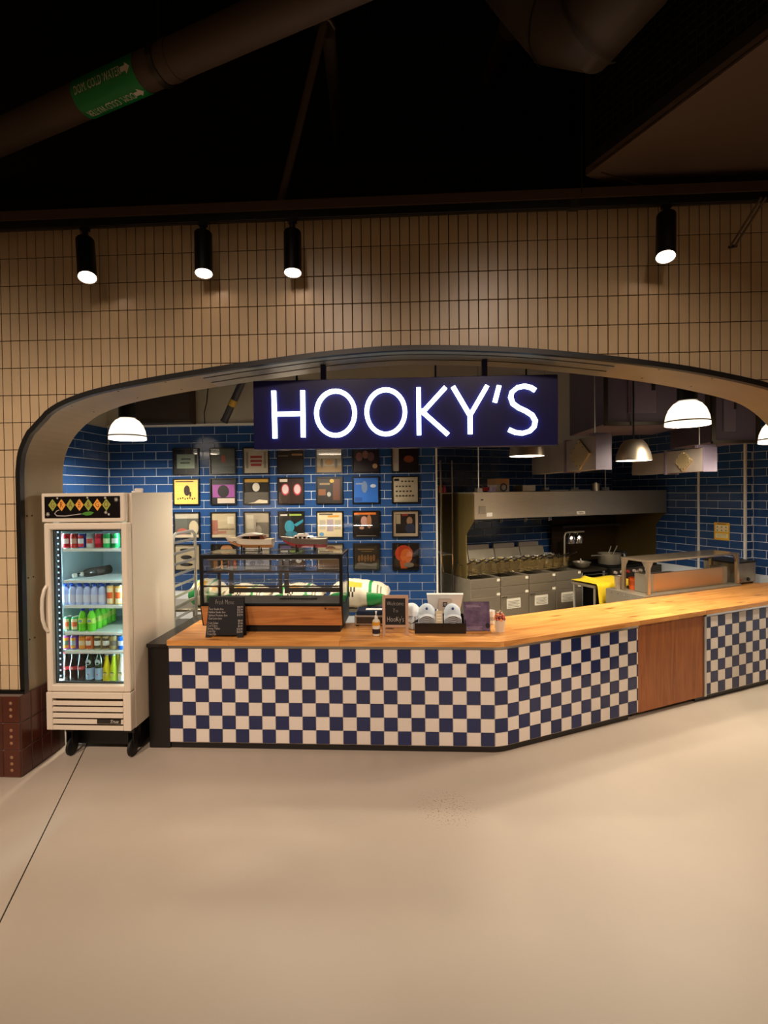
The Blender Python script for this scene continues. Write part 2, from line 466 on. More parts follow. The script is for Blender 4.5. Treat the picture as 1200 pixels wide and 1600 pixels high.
for i, (key, x0, z0, pl, fullt) in enumerate(cand):
    if i < 300:
        if fullt: link('tile', full, wall_front, (x0, YF + 0.008, z0))
        else:
            m_ = MB(); m_.prism(pl, YF, YF + 0.008, M_cream, 'y'); m_.build('tile', wall_front)
    else: rest.prism(pl, YF, YF + 0.008, M_cream, 'y')
tag(rest.build('tile_field', wall_front), kind='stuff')
# black edge trim following the arch and under the tile on the left pier
mb = MB(); trim_pts = [(-2.785, 0.60)] + [(p.x + (0.012 if p.x < -2.6 else (-0.012 if p.x > 2.6 else 0)), p.y - (0.012 if abs(p.x) < 2.7 else 0)) for p in arch if p.y > 0.65] + [(2.755, 0.60)]
mb.ribbon(trim_pts, 0.034, YF - 0.012, YF + 0.03, M_black)
mb.ribbon([(-3.7, 0.592), (-2.77, 0.592)], 0.03, YF - 0.012, YF + 0.03, M_black)
struct(mb.build('trim_1'), 'black metal edge trim around the arch')
# soffit lining of the arch (panels and shutter slats)
sof = thing('trim_2', None, None); sof['label'] = 'lining panels on the inside of the arch'; sof['kind'] = 'structure'
def inner(p, d=0.014):
    return p
def lining(name, sel, y0, y1, m, th=0.016, drop=0.0):
    mb = MB(); pts = sel
    for a, b in zip(pts[:-1], pts[1:]):
        d = (b - a).normalized(); n = Vector((d.y, -d.x))
        q_ = [a + n * drop, b + n * drop, b + n * (drop + th), a + n * (drop + th)]
        mb.prism([tuple(p) for p in q_], y0, y1, m, 'y')
    return mb.build(name, sof)
lp = [p for p in arch if p.x < 0]; rp = [p for p in arch if p.x > 0]
XL, XR = -1.5, 1.43
def upto(pts, x0, x1):
    s_ = [p for p in pts if x0 < p.x < x1]
    def at(x):
        for a, b in zip(arch[:-1], arch[1:]):
            if a.x <= x <= b.x and b.x > a.x: return a + (b - a) * ((x - a.x) / (b.x - a.x))
    if x0 > -2.75: s_ = [at(x0)] + s_
    if x1 < 2.75: s_ = s_ + [at(x1)]
    return s_
def piece(a, b): return [p for p in arch if a <= p.y <= b]
left_pl = [p for p in arch if p.x < XL and p.y >= 0.5]
i1 = len(left_pl) // 2
lining('lining_panel', [Vector((-2.80, 0.58))] + [p for p in arch if p.x < -2.3 and p.y > 0.9], YF + 0.02, YIN + 0.015, M_soffit)
lining('lining_panel', [q2 for q2 in [max((p for p in arch if p.x < -2.3), key=lambda p: p.x)] + upto(arch, -2.3, XL)[1:]], YF + 0.02, YIN + 0.015, M_soffit)
mid = upto(arch, XL, XR)
lining('slot_back', mid, YF + 0.02, YIN + 0.015, M_black, 0.004)
for y0, y1, dr in ((0.02, 0.135, 0.004), (0.16, 0.285, 0.004), (0.31, 0.455, 0.004)):
    lining('shutter_slat', mid, YF + y0, YF + y1, M_slat, 0.014, dr)
lining('lining_panel', upto(arch, XR, 2.3), YF + 0.02, YIN + 0.015, M_soffit)
rr = [p for p in arch if p.x > 2.2]
j0 = [p for p in arch if p.x <= 2.3][-1] if False else None
lining('lining_panel', [upto(arch, XR, 2.3)[-1]] + [p for p in arch if p.x > 2.3 and p.y > 0.9] + [Vector((2.77, 0.5))], YF + 0.02, YIN + 0.015, M_soffit)
# panel screws
sm = MB().lathe([(0, 0.0), (0.006, 0.0005), (0.006, 0.003)], M_steeld, 8).mesh('screw')
for px, py, on in ((97, 640, 0), (150, 620, 0), (245, 605, 0), (285, 598, 0), (1045, 585, 0), (1120, 605, 0)):
    pass
for xx in (-2.45, -2.1, -1.75, 1.7, 2.05):
    for yy in (3.6, 3.86):
        for a, b in zip(arch[:-1], arch[1:]):
            if a.x <= xx < b.x:
                z = a.y + (b.y - a.y) * (xx - a.x) / (b.x - a.x)
                link('screw', sm, sof, (xx, yy, z - 0.0205))
                break
for zz in (0.95, 1.4, 1.85):
    for yy in (3.57, 3.62):
        o = link('screw', sm, sof, (-2.782, yy, zz)); o.rotation_euler = (0, PI / 2, 0)

# ---- brown glazed base of the left pier
mb = MB(); mb.box(-3.7, -2.778, 3.458, 3.92, 0, 0.578, M_bgrout)
base = struct(mb.build('baseboard_left'), 'base of brown glazed tiles at the foot of the left pier')
dotm = MB().lathe([(0.0, -0.0015), (0.009, -0.002), (0.0145, 0.001), (0.0155, 0.006)], M_dot, 12, Matrix.Rotation(PI / 2, 4, 'X') @ Matrix.Rotation(PI, 4, 'X')).mesh('dot')
ft = MB().box(0, 0.122, -0.008, 0, 0, 0.189, M_brown, 0.006).mesh('tile')
st_ = MB().box(0, 0.097, -0.008, 0, 0, 0.189, M_brown, 0.004).mesh('tile')
for r_ in range(3):
    z0 = 0.004 + 0.193 * r_
    for c_ in range(7):
        t_ = link('tile', ft, base, (-2.776 - 0.125 * (c_ + 1) + 0.002, 3.458, z0))
        for k in range(3): link('dot', dotm, t_, (0.061, -0.0075, 0.05 + 0.046 * k))
    for c_ in range(4):
        t_ = link('tile', st_, base, (-2.778, 3.46 + 0.1 * c_, z0)); t_.rotation_euler = (0, 0, PI / 2)

# ---- subway tiled walls
def subway(wall, org, ang, length, ztop, zbot, off, clip_gap=0.0, pw=0.3005, ph=0.1025, g=0.0075, name='tile', keep=None):
    """running bond from org along direction ang (face to the right-hand side of travel = -Y in local)"""
    bm_full = tile_mesh(pw - g, ph - g, 0.007, M_blue, 0.0018)
    cache = {}
    n = 0; r_ = 0; z = ztop - ph
    while z > zbot:
        x = -pw + (off + (pw / 2 if r_ % 2 else 0)) % pw
        while x < length:
            a, b = max(x + g / 2, 0.002), min(x + pw - g / 2, length - 0.002)
            if b - a > 0.012 and (keep is None or keep((a + b) / 2, z)):
                key = round(b - a, 3)
                if key not in cache: cache[key] = bm_full if abs(key - (pw - g)) < 0.002 else tile_mesh(b - a, ph - g, 0.007, M_blue, 0.0018)
                o = link(name, cache[key], wall, (org[0] + math.cos(ang) * a, org[1] + math.sin(ang) * a, z + g / 2)); o.rotation_euler = (0, 0, ang); n += 1
            x += pw
        r_ += 1; z -= ph
    return n
ZT = 2.835; YB = 6.25; XB0, XB1 = -3.79, 0.302
mb = MB(); mb.box(XB0 - 0.15, XB1, YB + 0.007, YB + 0.17, 0, ZT, M_wgrout); mb.box(XB0 - 0.15, XB1, YB + 0.007, YB + 0.17, ZT, 4.3, M_gyp)
wall_back = struct(mb.build('wall_back'), 'blue subway-tiled back wall behind the counter')
subway(wall_back, (XB0, YB + 0.007), 0.0, XB1 - XB0, ZT, 0.42, (-3.027 - XB0) % 0.3005, keep=lambda x, z: z > 0.78 or x > 2.5)
mb = MB(); mb.box(XB0, XB1, YB - 0.018, YB + 0.006, ZT + 0.002, ZT + 0.03, M_wtrim); struct(mb.build('trim_3'), 'white cap strip above the blue tile')
mb = MB(); mb.box(XB1 + 0.001, XB1 + 0.022, YB - 0.012, YB + 0.17, 0, ZT, M_wtrim); struct(mb.build('trim_4'), 'white corner strip where the blue wall ends')
mb = MB(); mb.box(XB0 - 0.15, XB0 - 0.007, 3.96, YB + 0.006, 0, ZT, M_wgrout); mb.box(XB0 - 0.15, XB0 - 0.007, 3.96, YB + 0.006, ZT, 4.3, M_gyp)
wall_left = struct(mb.build('wall_left'), 'blue-tiled side wall beyond the left end of the arch')
subway(wall_left, (XB0 - 0.007, 4.0), PI / 2, YB - 4.0, ZT, 1.55, 0.11)
# kitchen back wall, its return and the right-hand wall
TK = 2.95; SW = 4.41; SL = (Vector((XB1 + 0.03, YB + 0.16)) - B0).dot(U2)
def kbox(mb, s0, s1, t0, t1, z0, z1, m, bev=0):      # a box in the turned kitchen frame
    Mx = Matrix.Translation((B0.x, B0.y, 0)) @ Matrix.Rotation(PHI, 4, 'Z')
    return mb.box(s0, s1, t0, t1, z0, z1, m, bev, Mx)
mb = MB(); kbox(mb, SL - 0.1, SW + 0.2, TK + 0.007, TK + 0.15, 0, 4.3, M_wgrout)
wall_k = struct(mb.build('wall_kitchen_back'), 'blue-tiled kitchen wall behind the fryers')
p = KP(SL + 0.2, TK + 0.007)
subway(wall_k, (p.x, p.y), PHI, SW - SL - 0.2, 2.79, 0.95, 0.1, keep=lambda x, z: z < 2.6)
mb = MB()
tl = (Vector((XB1 + 0.03, YB + 0.16)) - B0).dot(V2)
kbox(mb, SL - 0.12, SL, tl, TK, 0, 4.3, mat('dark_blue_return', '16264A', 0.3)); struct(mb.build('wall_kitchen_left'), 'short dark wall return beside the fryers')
TA = 0.869
s2 = K(1177, 800, TA)[0]
mb = MB(); kbox(mb, SW + 0.007, SW + 0.15, TA, TK, 0, 4.3, M_wgrout)
wall_r = struct(mb.build('wall_right'), 'blue-tiled right-hand kitchen wall')
p = KP(SW + 0.007, TK)
subway(wall_r, (p.x, p.y), PHI - PI / 2, TK - TA, 2.86, 0.85, 0.22)
for tt in (1.484, TA + 0.012):
    mb = MB(); kbox(mb, SW - 0.02, SW + 0.006, tt - 0.012, tt + 0.012, 0.9, 2.86, M_wtrim, 0.003); struct(mb.build('trim_5' if tt > 1 else 'trim_6'), 'white vertical strip on the right-hand tiled wall, nearer the hood' if tt > 1 else 'white vertical strip at the corner of the right-hand tiled wall')
mb = MB(); kbox(mb, SW + 0.008, s2 + 0.15, TA + 0.007, TA + 0.12, 0, 4.3, M_wgrout)
wj = struct(mb.build('wall_right_jog'), 'narrow blue-tiled step in the right-hand wall')
p = KP(SW + 0.01, TA + 0.007); subway(wj, (p.x, p.y), PHI, s2 - SW - 0.01, 2.86, 0.85, 0.1)
mb = MB(); kbox(mb, s2 + 0.007, s2 + 0.15, -1.6, TA, 0, 4.3, M_wgrout)
wr2 = struct(mb.build('wall_right_front'), 'blue-tiled wall at the far right edge of the stall')
p = KP(s2 + 0.007, TA); subway(wr2, (p.x, p.y), PHI - PI / 2, 1.2, 2.86, 0.85, 0.15)
# ceilings and the dark void over the facade
mb = MB(); mb.prism([(-4.2, YIN), (6.4, YIN), (6.4, 9.6), (-4.2, 9.6)], 4.3, 4.4, mat('stall_ceiling_paint', '4A443B', 0.9)); struct(mb.build('ceiling'), 'dim ceiling inside the stall')
mb = MB(); mb.box(-9, 9, YIN - 0.05, YIN - 0.002, ZTOP + 0.002, 4.5, M_dark); struct(mb.build('wall_edge_mask'), 'added black board masking the lit ceiling edge behind the facade')  # black board added to hide the lit front edge of the stall ceiling
mb = MB(); mb.box(-9, 9, -5, 6.5, 6.9, 7.0, M_dark); struct(mb.build('ceiling_hall'), 'black open ceiling of the hall')
mb = MB(); mb.box(-9, 9, 5.6, 5.7, 4.41, 6.9, M_dark); struct(mb.build('wall_upper'), 'black void above the facade')
mb = MB(); mb.box(-3.7, 3.7, 3.37, 3.55, 3.869, 3.93, mat('brown_beam_paint', '54402C', 0.6)); struct(mb.build('trim_7'), 'brown ledge along the top of the facade')

# ================================================================== COUNTER
YT, XBEND, RC = 3.90, 0.662, 0.30
XS = -1.905
TAU = RC * math.tan(PHI / 2)
LF = (XBEND - TAU) - XS; LA = RC * PHI; SB = (Vector((XBEND, YT)) - B0).dot(U2)
def pos(Lq, d=0.0):
    """point at run length Lq along the counter face, d behind the face; returns x, y, heading"""
    if Lq <= LF: return XS + Lq, YT + d, 0.0
    if Lq <= LF + LA:
        a = (Lq - LF) / RC; c = (XBEND - TAU, YT + RC)
        return c[0] + (RC - d) * math.sin(a), c[1] - (RC - d) * math.cos(a), a
    s = SB + TAU + (Lq - LF - LA); p = KP(s, d); return p.x, p.y, PHI
def L_of_s(s): return LF + LA + s - SB - TAU
def strip(L0, L1, d0, d1, z0, z1, m, mb=None):
    mb = mb or MB()
    Ls = [L0] + [v for v in ([LF + LA * k / 8 for k in range(9)]) if L0 < v < L1] + [L1]
    f = [pos(v, d0)[:2] for v in Ls]; b = [pos(v, d1)[:2] for v in Ls]
    for i in range(len(Ls) - 1): mb.prism([f[i], f[i + 1], b[i + 1], b[i]], z0, z1, m)
    return mb
PT, ZB = 0.1052, 0.054
S_G0, S_G1, S_P2, S_END = 1.485, 2.340, 2.372, 4.38
def tiles_run(parent, L0, L1, first=None, flip=0):
    cache = {}
    c_ = 0; Lq = L0
    while Lq < L1 - 0.012:
        wd = min(first if (first and c_ == 0) else PT, L1 - Lq)
        x, y, a = pos(Lq + wd / 2, 0.0)
        for r_ in range(7):
            blue = (r_ + c_ + flip) % 2 == 1
            key = (round(wd, 3), blue)
            if key not in cache: cache[key] = tile_mesh(wd - 0.004, PT - 0.004, 0.007, M_nvy if blue else M_wht, 0.0012)
            hx = (wd - 0.004) / 2
            o = link('tile', cache[key], parent, (x - math.cos(a) * hx + math.sin(a) * -0.0, y - math.sin(a) * hx, ZB + PT * (6 - r_) + 0.002))
            o.rotation_euler = (0, 0, a)
        Lq += wd; c_ += 1
LG0, LG1, LP2, LEND = L_of_s(S_G0), L_of_s(S_G1), L_of_s(S_P2), L_of_s(S_END)
ct = thing('tiled_counter', 'long counter front in navy and white checker tiles curving round to the wooden gate', 'counter', (0, 0, 0))
strip(0, LG0, 0.0, 0.05, ZB - 0.004, 0.795, M_pgrout).build('tile_backing', ct)
strip(0, LG0 - 0.01, 0.05, 0.50, 0.0, 0.815, M_black_lam).build('cabinet_body', ct)
strip(0, LG0 - 0.10, 0.014, 0.05, 0.0, ZB - 0.006, M_black_lam).build('toe_kick', ct)
strip(0, LG0, -0.012, 0.03, 0.797, 0.818, M_chrome).build('edge_strip', ct)
tiles_run(ct, 0.0, LG0)
gt = thing('counter_gate', 'plain red-brown wooden gate panel between the two checkered counter sections', 'gate', (0, 0, 0))
strip(LG0 + 0.004, LG1, 0.0, 0.03, 0.045, 0.818, M_panel).build('panel', gt)
strip(LG0 + 0.004, LG1, 0.12, 0.5, 0.10, 0.815, M_black_lam).build('inner_frame', gt)
strip(LG0 + 0.004, LG0 + 0.04, 0.03, 0.12, 0.10, 0.815, M_black_lam).build('stile', gt)
strip(LG1 - 0.04, LG1, 0.03, 0.12, 0.10, 0.815, M_black_lam).build('stile', gt)
c2 = thing('tiled_counter', 'shorter checker-tiled counter section to the right of the wooden gate', 'counter', (0, 0, 0))
strip(LP2, LEND, 0.0, 0.05, ZB - 0.004, 0.795, M_pgrout).build('tile_backing', c2)
strip(LP2, LEND, 0.05, 0.50, 0.0, 0.815, M_black_lam).build('cabinet_body', c2)
strip(LP2 - 0.12, LEND, 0.02, 0.05, 0.0, 0.042, M_black_lam).build('toe_kick', c2)
strip(LG1 + 0.003, LP2, -0.012, 0.06, 0.045, 0.80, M_alu).build('edge_profile', c2)
strip(LP2, LEND, -0.012, 0.03, 0.797, 0.818, M_chrome).build('edge_strip', c2)
tiles_run(c2, LP2, LEND, 0.066, 1)
# black end cabinet beside the cooler
ec = thing('end_cabinet', 'black laminate cabinet end between the drinks cooler and the checkered counter', 'cabinet', (-1.99, 3.9, 0))
mb = MB(); mb.box(-0.085, 0.083, 0.003, 0.62, 0.0, 0.798, M_black_lam, 0.002); mb.build('cabinet_body', ec)
mb = MB(); mb.box(-0.088, 0.083, -0.02, 0.95, 0.800, 0.828, mat('black_counter_top', '1C1A17', 0.25), 0.003); mb.build('worktop', ec)
# honey wood countertop made of staves
top = thing('countertop', 'thick honey-coloured wooden countertop running over both checkered counters', 'countertop', (0, 0, 0))
OV, DP, ZC0, ZC = -0.03, 0.60, 0.8195, 0.86
def arcpts(a0, a1, d, n=5):
    c = (XBEND - TAU, YT + RC)
    return [(c[0] + (RC - d) * math.sin(a0 + (a1 - a0) * k / n), c[1] - (RC - d) * math.cos(a0 + (a1 - a0) * k / n)) for k in range(n + 1)]
mid_b = KP(SB - DP * math.tan(PHI / 2), DP)
Fp = [(XS - 0.002, YT + OV)] + arcpts(0, PHI / 2, OV) + [(mid_b.x, mid_b.y), (XS - 0.002, YT + DP)]
rk = lambda p: ((Vector(p) - B0).dot(U2), (Vector(p) - B0).dot(V2))
Rp_ = [rk(p) for p in arcpts(PHI / 2, PHI, OV)] + [(S_END, OV), (S_END, DP), rk((mid_b.x, mid_b.y))]
def staves(poly, x0, x1, y0, y1, rows, rot):
    dy = (y1 - y0) / rows
    for r_ in range(rows):
        x = x0; first = True
        while x < x1:
            ln = random.uniform(0.75, 1.5) * (0.5 if first else 1); first = False
            xe = min(x + ln, x1)
            if x1 - xe < 0.3: xe = x1
            rc = [(x + 0.0008, y0 + dy * r_ + 0.0008), (xe - 0.0008, y0 + dy * r_ + 0.0008), (xe - 0.0008, y0 + dy * (r_ + 1) - 0.0008), (x + 0.0008, y0 + dy * (r_ + 1) - 0.0008)]
            pl = poly
            for i in range(4):
                if len(pl) > 2: pl = clip(pl, rc[i], rc[(i + 1) % 4])
            if len(pl) > 2 and area(pl) > 1e-4:
                m_ = MB(); m_.prism(pl, ZC0, ZC, M_wood); o = m_.build('board', top)
                if rot: o.location = (B0.x, B0.y, 0); o.rotation_euler = (0, 0, PHI)
            x = xe
staves(Fp, XS - 0.01, 1.0, YT + OV, YT + DP, 4, False)
for sa, sb in ((-0.4, S_G0), (S_G0 + 0.002, S_G1), (S_G1 + 0.002, S_END)): staves(Rp_, sa, sb, OV, DP, 4, True)

# ================================================================== DRINKS COOLER
FX, FY = -2.412, 3.66
fr = thing('drinks_cooler', 'tall off-white glass-door drinks cooler with a grab and go header at the left', 'cooler', (FX, FY, 0))
HW = 0.328
mb = MB()
mb.box(-HW, -HW + 0.045, 0.065, 0.72, 0.24, 2.01, M_fridge, 0.004); mb.box(HW - 0.045, HW, 0.065, 0.72, 0.24, 2.01, M_fridge, 0.004)
mb.box(-HW + 0.045, HW - 0.045, 0.675, 0.72, 0.24, 2.01, M_fridge); mb.box(-HW + 0.045, HW - 0.045, 0.065, 0.675, 1.80, 2.01, M_fridge); mb.box(-HW + 0.045, HW - 0.045, 0.065, 0.675, 0.24, 0.52, M_fridge)
mb.build('cabinet', fr)
mb = MB()
i = HW - 0.045
mb.box(-i, -i + 0.008, 0.07, 0.67, 0.525, 1.795, M_liner); mb.box(i - 0.008, i, 0.07, 0.67, 0.525, 1.795, M_liner); mb.box(-i + 0.008, i - 0.008, 0.662, 0.672, 0.525, 1.795, M_liner)
mb.box(-i + 0.008, i - 0.008, 0.07, 0.662, 1.785, 1.798, M_liner); mb.box(-i + 0.008, i - 0.008, 0.07, 0.662, 0.522, 0.555, M_liner)
mb.build('liner', fr)
# header with its picture panel
hd = MB(); hd.box(-HW, HW - 0.02, 0.0, 0.064, 1.797, 2.012, M_fridge, 0.006); hd = hd.build('header', fr)
mb = MB(); mb.box(-HW + 0.028, HW - 0.052, -0.003, 0.002, 1.828, 1.988, mat('header_print_black', '0C090C', 0.3)); hp = mb.build('header_panel', hd)
DG, DO = flat('9DAA4A'), flat('F0A848')
px0, dx = -HW + 0.028 + 0.055, 0.0683
for k, (ch, cc) in enumerate(zip('GRAB&GO', (DG, DO, DG, DO, DG, DO, DG))):
    cx_ = px0 + dx * k + 0.008
    mb = MB(); mb.prism([(cx_ - 0.033, 1.925), (cx_, 1.880), (cx_ + 0.033, 1.925), (cx_, 1.970)], -0.0042, -0.003, cc, 'y'); mb.build('diamond', hp)
    text('letter', ch, 0.062, flat('8A2418'), hp, (cx_, -0.0046, 1.925), thin=0.0006, sx=0.66)
mb = MB()
mb.tube([(-0.185, -0.004, 1.888), (-0.205, -0.004, 1.882), (-0.222, -0.004, 1.862), (-0.205, -0.004, 1.845), (-0.14, -0.004, 1.843), (-0.02, -0.004, 1.858)], 0.0035, flat('BDB6B0'), 6)
mb.prism([(-0.02, 1.858), (0.02, 1.845), (0.055, 1.850), (0.08, 1.868), (0.05, 1.876), (0.01, 1.872)], -0.0046, -0.003, flat('4C8A2C'), 'y')
for sx_, sz_, rr_ in ((-0.275, 1.858, 0.016), (0.248, 1.962, 0.016), (0.168, 1.868, 0.012), (-0.2, 1.976, 0.008), (0.03, 1.978, 0.008), (0.19, 1.853, 0.009), (0.165, 1.975, 0.01)):
    for a in range(4):
        d = Vector((math.cos(a * PI / 4), math.sin(a * PI / 4))) * rr_
        mb.ribbon([(sx_ - d.x, sz_ - d.y), (sx_ + d.x, sz_ + d.y)], 0.0022, -0.0042 - a * 0.00005, -0.003, flat('D8D4C8'))
mb.build('print_marks', hp)
# door frame, glass, handle
DX0, DX1, DZ0, DZ1 = -0.315, 0.325, 0.533, 1.790
GX0, GX1, GZ0, GZ1 = -0.268, 0.274, 0.584, 1.741
mb = MB()
mb.box(DX0, GX0, 0.0, 0.062, DZ0, DZ1, M_fridge, 0.008); mb.box(GX1, DX1, 0.0, 0.062, DZ0, DZ1, M_fridge, 0.008)
mb.box(GX0 - 0.01, GX1 + 0.01, 0.0, 0.062, GZ1, DZ1, M_fridge, 0.008); mb.box(GX0 - 0.01, GX1 + 0.01, 0.0, 0.062, DZ0, GZ0, M_fridge, 0.008)
dr = mb.build('door', fr)
mb = MB(); mb.box(GX0 - 0.004, GX1 + 0.004, 0.030, 0.036, GZ0 - 0.004, GZ1 + 0.004, M_fglass); mb.build('pane', dr)
mb = MB()
for a in ((GX0, GX0 + 0.012, GZ0, GZ1), (GX1 - 0.006, GX1, GZ0, GZ1), (GX0, GX1, GZ1 - 0.012, GZ1), (GX0, GX1, GZ0, GZ0 + 0.012)): mb.box(a[0], a[1], 0.037, 0.060, a[2], a[3], M_rubber)
mb.build('gasket', dr)
mb = MB(); hp_ = [(-0.298, 0.0, 1.325), (-0.302, -0.02, 1.30), (-0.310, -0.032, 1.24), (-0.312, -0.035, 1.16), (-0.310, -0.032, 1.08), (-0.302, -0.02, 1.02), (-0.294, 0.0, 0.985)]
mb.tube(hp_, 0.013, M_fridge, 10); mb.build('handle', dr)
# shelves
SHZ = [W(140, y, FY + 0.10).z for y in (858, 907, 946.5, 988, 1017.5)]
for z in SHZ:
    mb = MB(); mb.box(-0.235, 0.27, 0.10, 0.62, z - 0.008, z, M_liner); mb.box(-0.235, 0.27, 0.092, 0.102, z - 0.018, z + 0.004, M_white, 0.003)
    sh = mb.build('shelf', fr)
mb = MB(); mb.box(-0.268, -0.246, 0.075, 0.094, 0.60, 1.74, mat('strip_housing', '1A1A20', 0.3)); ls = mb.build('light_strip', fr)
mb = MB()
for k in range(26):
    z = 0.62 + k * 0.0437; mb.box(-0.2625, -0.2515, 0.0725, 0.0752, z, z + 0.012, M_led)
mb.build('diode_row', ls)
def area_light(name, loc, rot, sx, sy, e, colr, parent=None):
    l = bpy.data.lights.new(name, 'AREA'); l.shape = 'RECTANGLE'; l.size = sx; l.size_y = sy; l.energy = e; l.color = colr
    o = bpy.data.objects.new(name, l); col.objects.link(o); o.location = loc; o.rotation_euler = rot
    if parent is not None: o.parent = parent
    return o
zb = [1.78] + SHZ; 
COOL = (0.80, 0.95, 1.0)
for k in range(6):
    zh = (1.78 if k == 0 else SHZ[k - 1] - 0.022); zl = (SHZ[k] if k < 5 else 0.56)
    area_light('cooler_strip_light', (-0.262, 0.105, (zh + zl) / 2), (0, R(90), R(20)), max(0.05, (zh - zl) * 0.85), 0.02, 6.5 * (zh - zl) / 0.2, COOL, fr)
    area_light('cooler_strip_light', (0.268, 0.115, (zh + zl) / 2), (0, R(-90), R(-20)), max(0.05, (zh - zl) * 0.85), 0.02, 6.5 * (zh - zl) / 0.2, COOL, fr)
# louvred grille, badge, casters
mb = MB(); mb.box(-0.322, -0.275, 0.0, 0.07, 0.245, 0.528, M_fridge, 0.004); mb.box(0.268, 0.327, 0.0, 0.07, 0.245, 0.528, M_fridge, 0.004); mb.box(-0.275, 0.268, 0.0, 0.07, 0.482, 0.528, M_fridge, 0.004)
mb.box(-0.275, 0.268, 0.045, 0.068, 0.25, 0.482, flat('6E6152')); gr = mb.build('grille', fr)
lv = MB().prism([(0.004, 0.0), (0.0, 0.012), (0.04, 0.046), (0.044, 0.034)], -0.273, 0.266, M_fridge, 'x').mesh('louver')
lv2 = MB().prism([(0.0, 0.0), (0.0, 0.026), (0.012, 0.030), (0.042, 0.006)], -0.273, 0.266, M_fridge, 'x').mesh('louver')
for k in range(5): link('louver', lv2, gr, (0, 0.002, 0.248 + 0.046 * k))
mb = MB(); mb.box(0.07, 0.25, -0.004, 0.0015, 0.300, 0.330, flat('2A2622')); bd = mb.build('badge', fr)
text('lettering', 'True', 0.034, flat('D8D2C6'), bd, (0.20, -0.0045, 0.316), shear=0.35)
for cx_, cy_ in ((-0.21, 0.12), (0.27, 0.12), (-0.21, 0.62), (0.27, 0.62)):
    mb = MB(); mb.box(cx_ - 0.03, cx_ + 0.03, cy_ - 0.03, cy_ + 0.03, 0.19, 0.238, M_black); mb.box(cx_ - 0.024, cx_ - 0.018, cy_ - 0.03, cy_ + 0.03, 0.07, 0.19, M_black); mb.box(cx_ + 0.018, cx_ + 0.024, cy_ - 0.03, cy_ + 0.03, 0.07, 0.19, M_black)
    cs = mb.build('caster', fr)
    mb = MB(); mb.lathe([(0, -0.015), (0.055, -0.015), (0.066, -0.008), (0.066, 0.008), (0.055, 0.015), (0, 0.015)], M_rubber, 20, Matrix.Translation((cx_, cy_, 0.067)) @ Matrix.Rotation(PI / 2, 4, 'Y')); mb.build('wheel', cs)
mb = MB(); mb.box(-HW + 0.01, HW - 0.01, 0.08, 0.71, 0.2395, 0.2401, M_steeld); mb.box(-HW + 0.03, HW - 0.03, 0.19, 0.70, 0.055, 0.2395, M_black); mb.build('base_shade_block', fr)  # black block added under the cabinet to give the dark shade there
# small white box on the cooler's roof
mb = MB(); mb.box(-0.03, 0.03, -0.03, 0.03, 0, 0.035, M_white, 0.006, Matrix.Rotation(R(25), 4, 'Z')); mb.box(-0.05, -0.02, -0.02, 0.0, 0, 0.014, M_white, 0.003)
tag(mb.build('plastic_clip', None, (W(217, 768, 3.9).x, 3.9, 2.0105)), 'small white plastic clip lying on top of the drinks cooler', 'clip')

# ---- drinks
GRP = 'drinks in the cooler'
ORD = ('first', 'second', 'third', 'fourth', 'fifth', 'sixth', 'seventh', 'eighth')
def can(x, y, z, body, a1=None, a2=None, lab='', h=0.118, r=0.0305, lid=None, tall=False):
    prof = [(0.0, 0.002), (r * 0.72, 0.0), (r * 0.95, 0.008), (r, 0.016), (r, h * 0.34), (r, h * 0.50), (r, h * 0.66), (r, h * 0.86), (r * 0.84, h * 0.965), (r * 0.84, h), (r * 0.78, h - 0.003), (0, h - 0.003)]
    bm_, m1, m2 = flat(body, 0.25), flat(a1 or body, 0.25), flat(a2 or body, 0.25)
    def fn(i, k):
        if i <= 1 or i >= 8: return M_alu
        if i == 4 and 12 <= k <= 17: return m1
        if i == 5 and 12 <= k <= 17: return m1
        if i in (3, 6) and 12 <= k <= 17: return m2
        return bm_
    o = MB().lathe(prof, fn, 20).build('soda_can', None, (x, y, z), random.uniform(-0.25, 0.25))
    tag(o, lab, 'can', GRP)
    tab = MB(); tab.box(-0.008, 0.008, -0.012, 0.010, h - 0.003, h - 0.0005, M_alu, 0.001); tab.build('pull_tab', o)
    return o
def bottle(x, y, z, prof, body, cap, lab, name='bottle', label=None, capz=None, mark=None, group=GRP, rough=0.08, extra=None):
    o = MB().lathe(prof, body if not isinstance(body, str) else flat(body, rough), 16).build(name, None, (x, y, z)); tag(o, lab, 'bottle', group)
    if label:
        for (z0, z1, rr_, cc) in label:
            MB().lathe([(rr_ - 0.0004, z0), (rr_ + 0.0006, z0), (rr_ + 0.0006, z1), (rr_ - 0.0004, z1)], flat(cc, 0.4), 16).build('label', o)
    if mark:
        for (zc, w_, h_, rr_, cc) in mark:
            pts = []
            mm = MB()
            ring = [(math.cos(t * PI / 6) * w_, math.sin(t * PI / 6) * h_) for t in range(12)]
            mm.poly([(a, -math.sqrt(max(rr_ ** 2 - a * a, 1e-6)) - 0.0014, zc + b) for a, b in ring], flat(cc, 0.4)); mm.build('print', o)
    if cap:
        c0, c1, cr = capz
        MB().lathe([(0, c0), (cr, c0), (cr, c1 - 0.002), (cr * 0.9, c1), (0, c1)], flat(cap, 0.3), 12).build('bottle_cap', o)
    return o
YR = FY + 0.145
def fx(px, yv=None): return W(px, 900, yv or YR).x
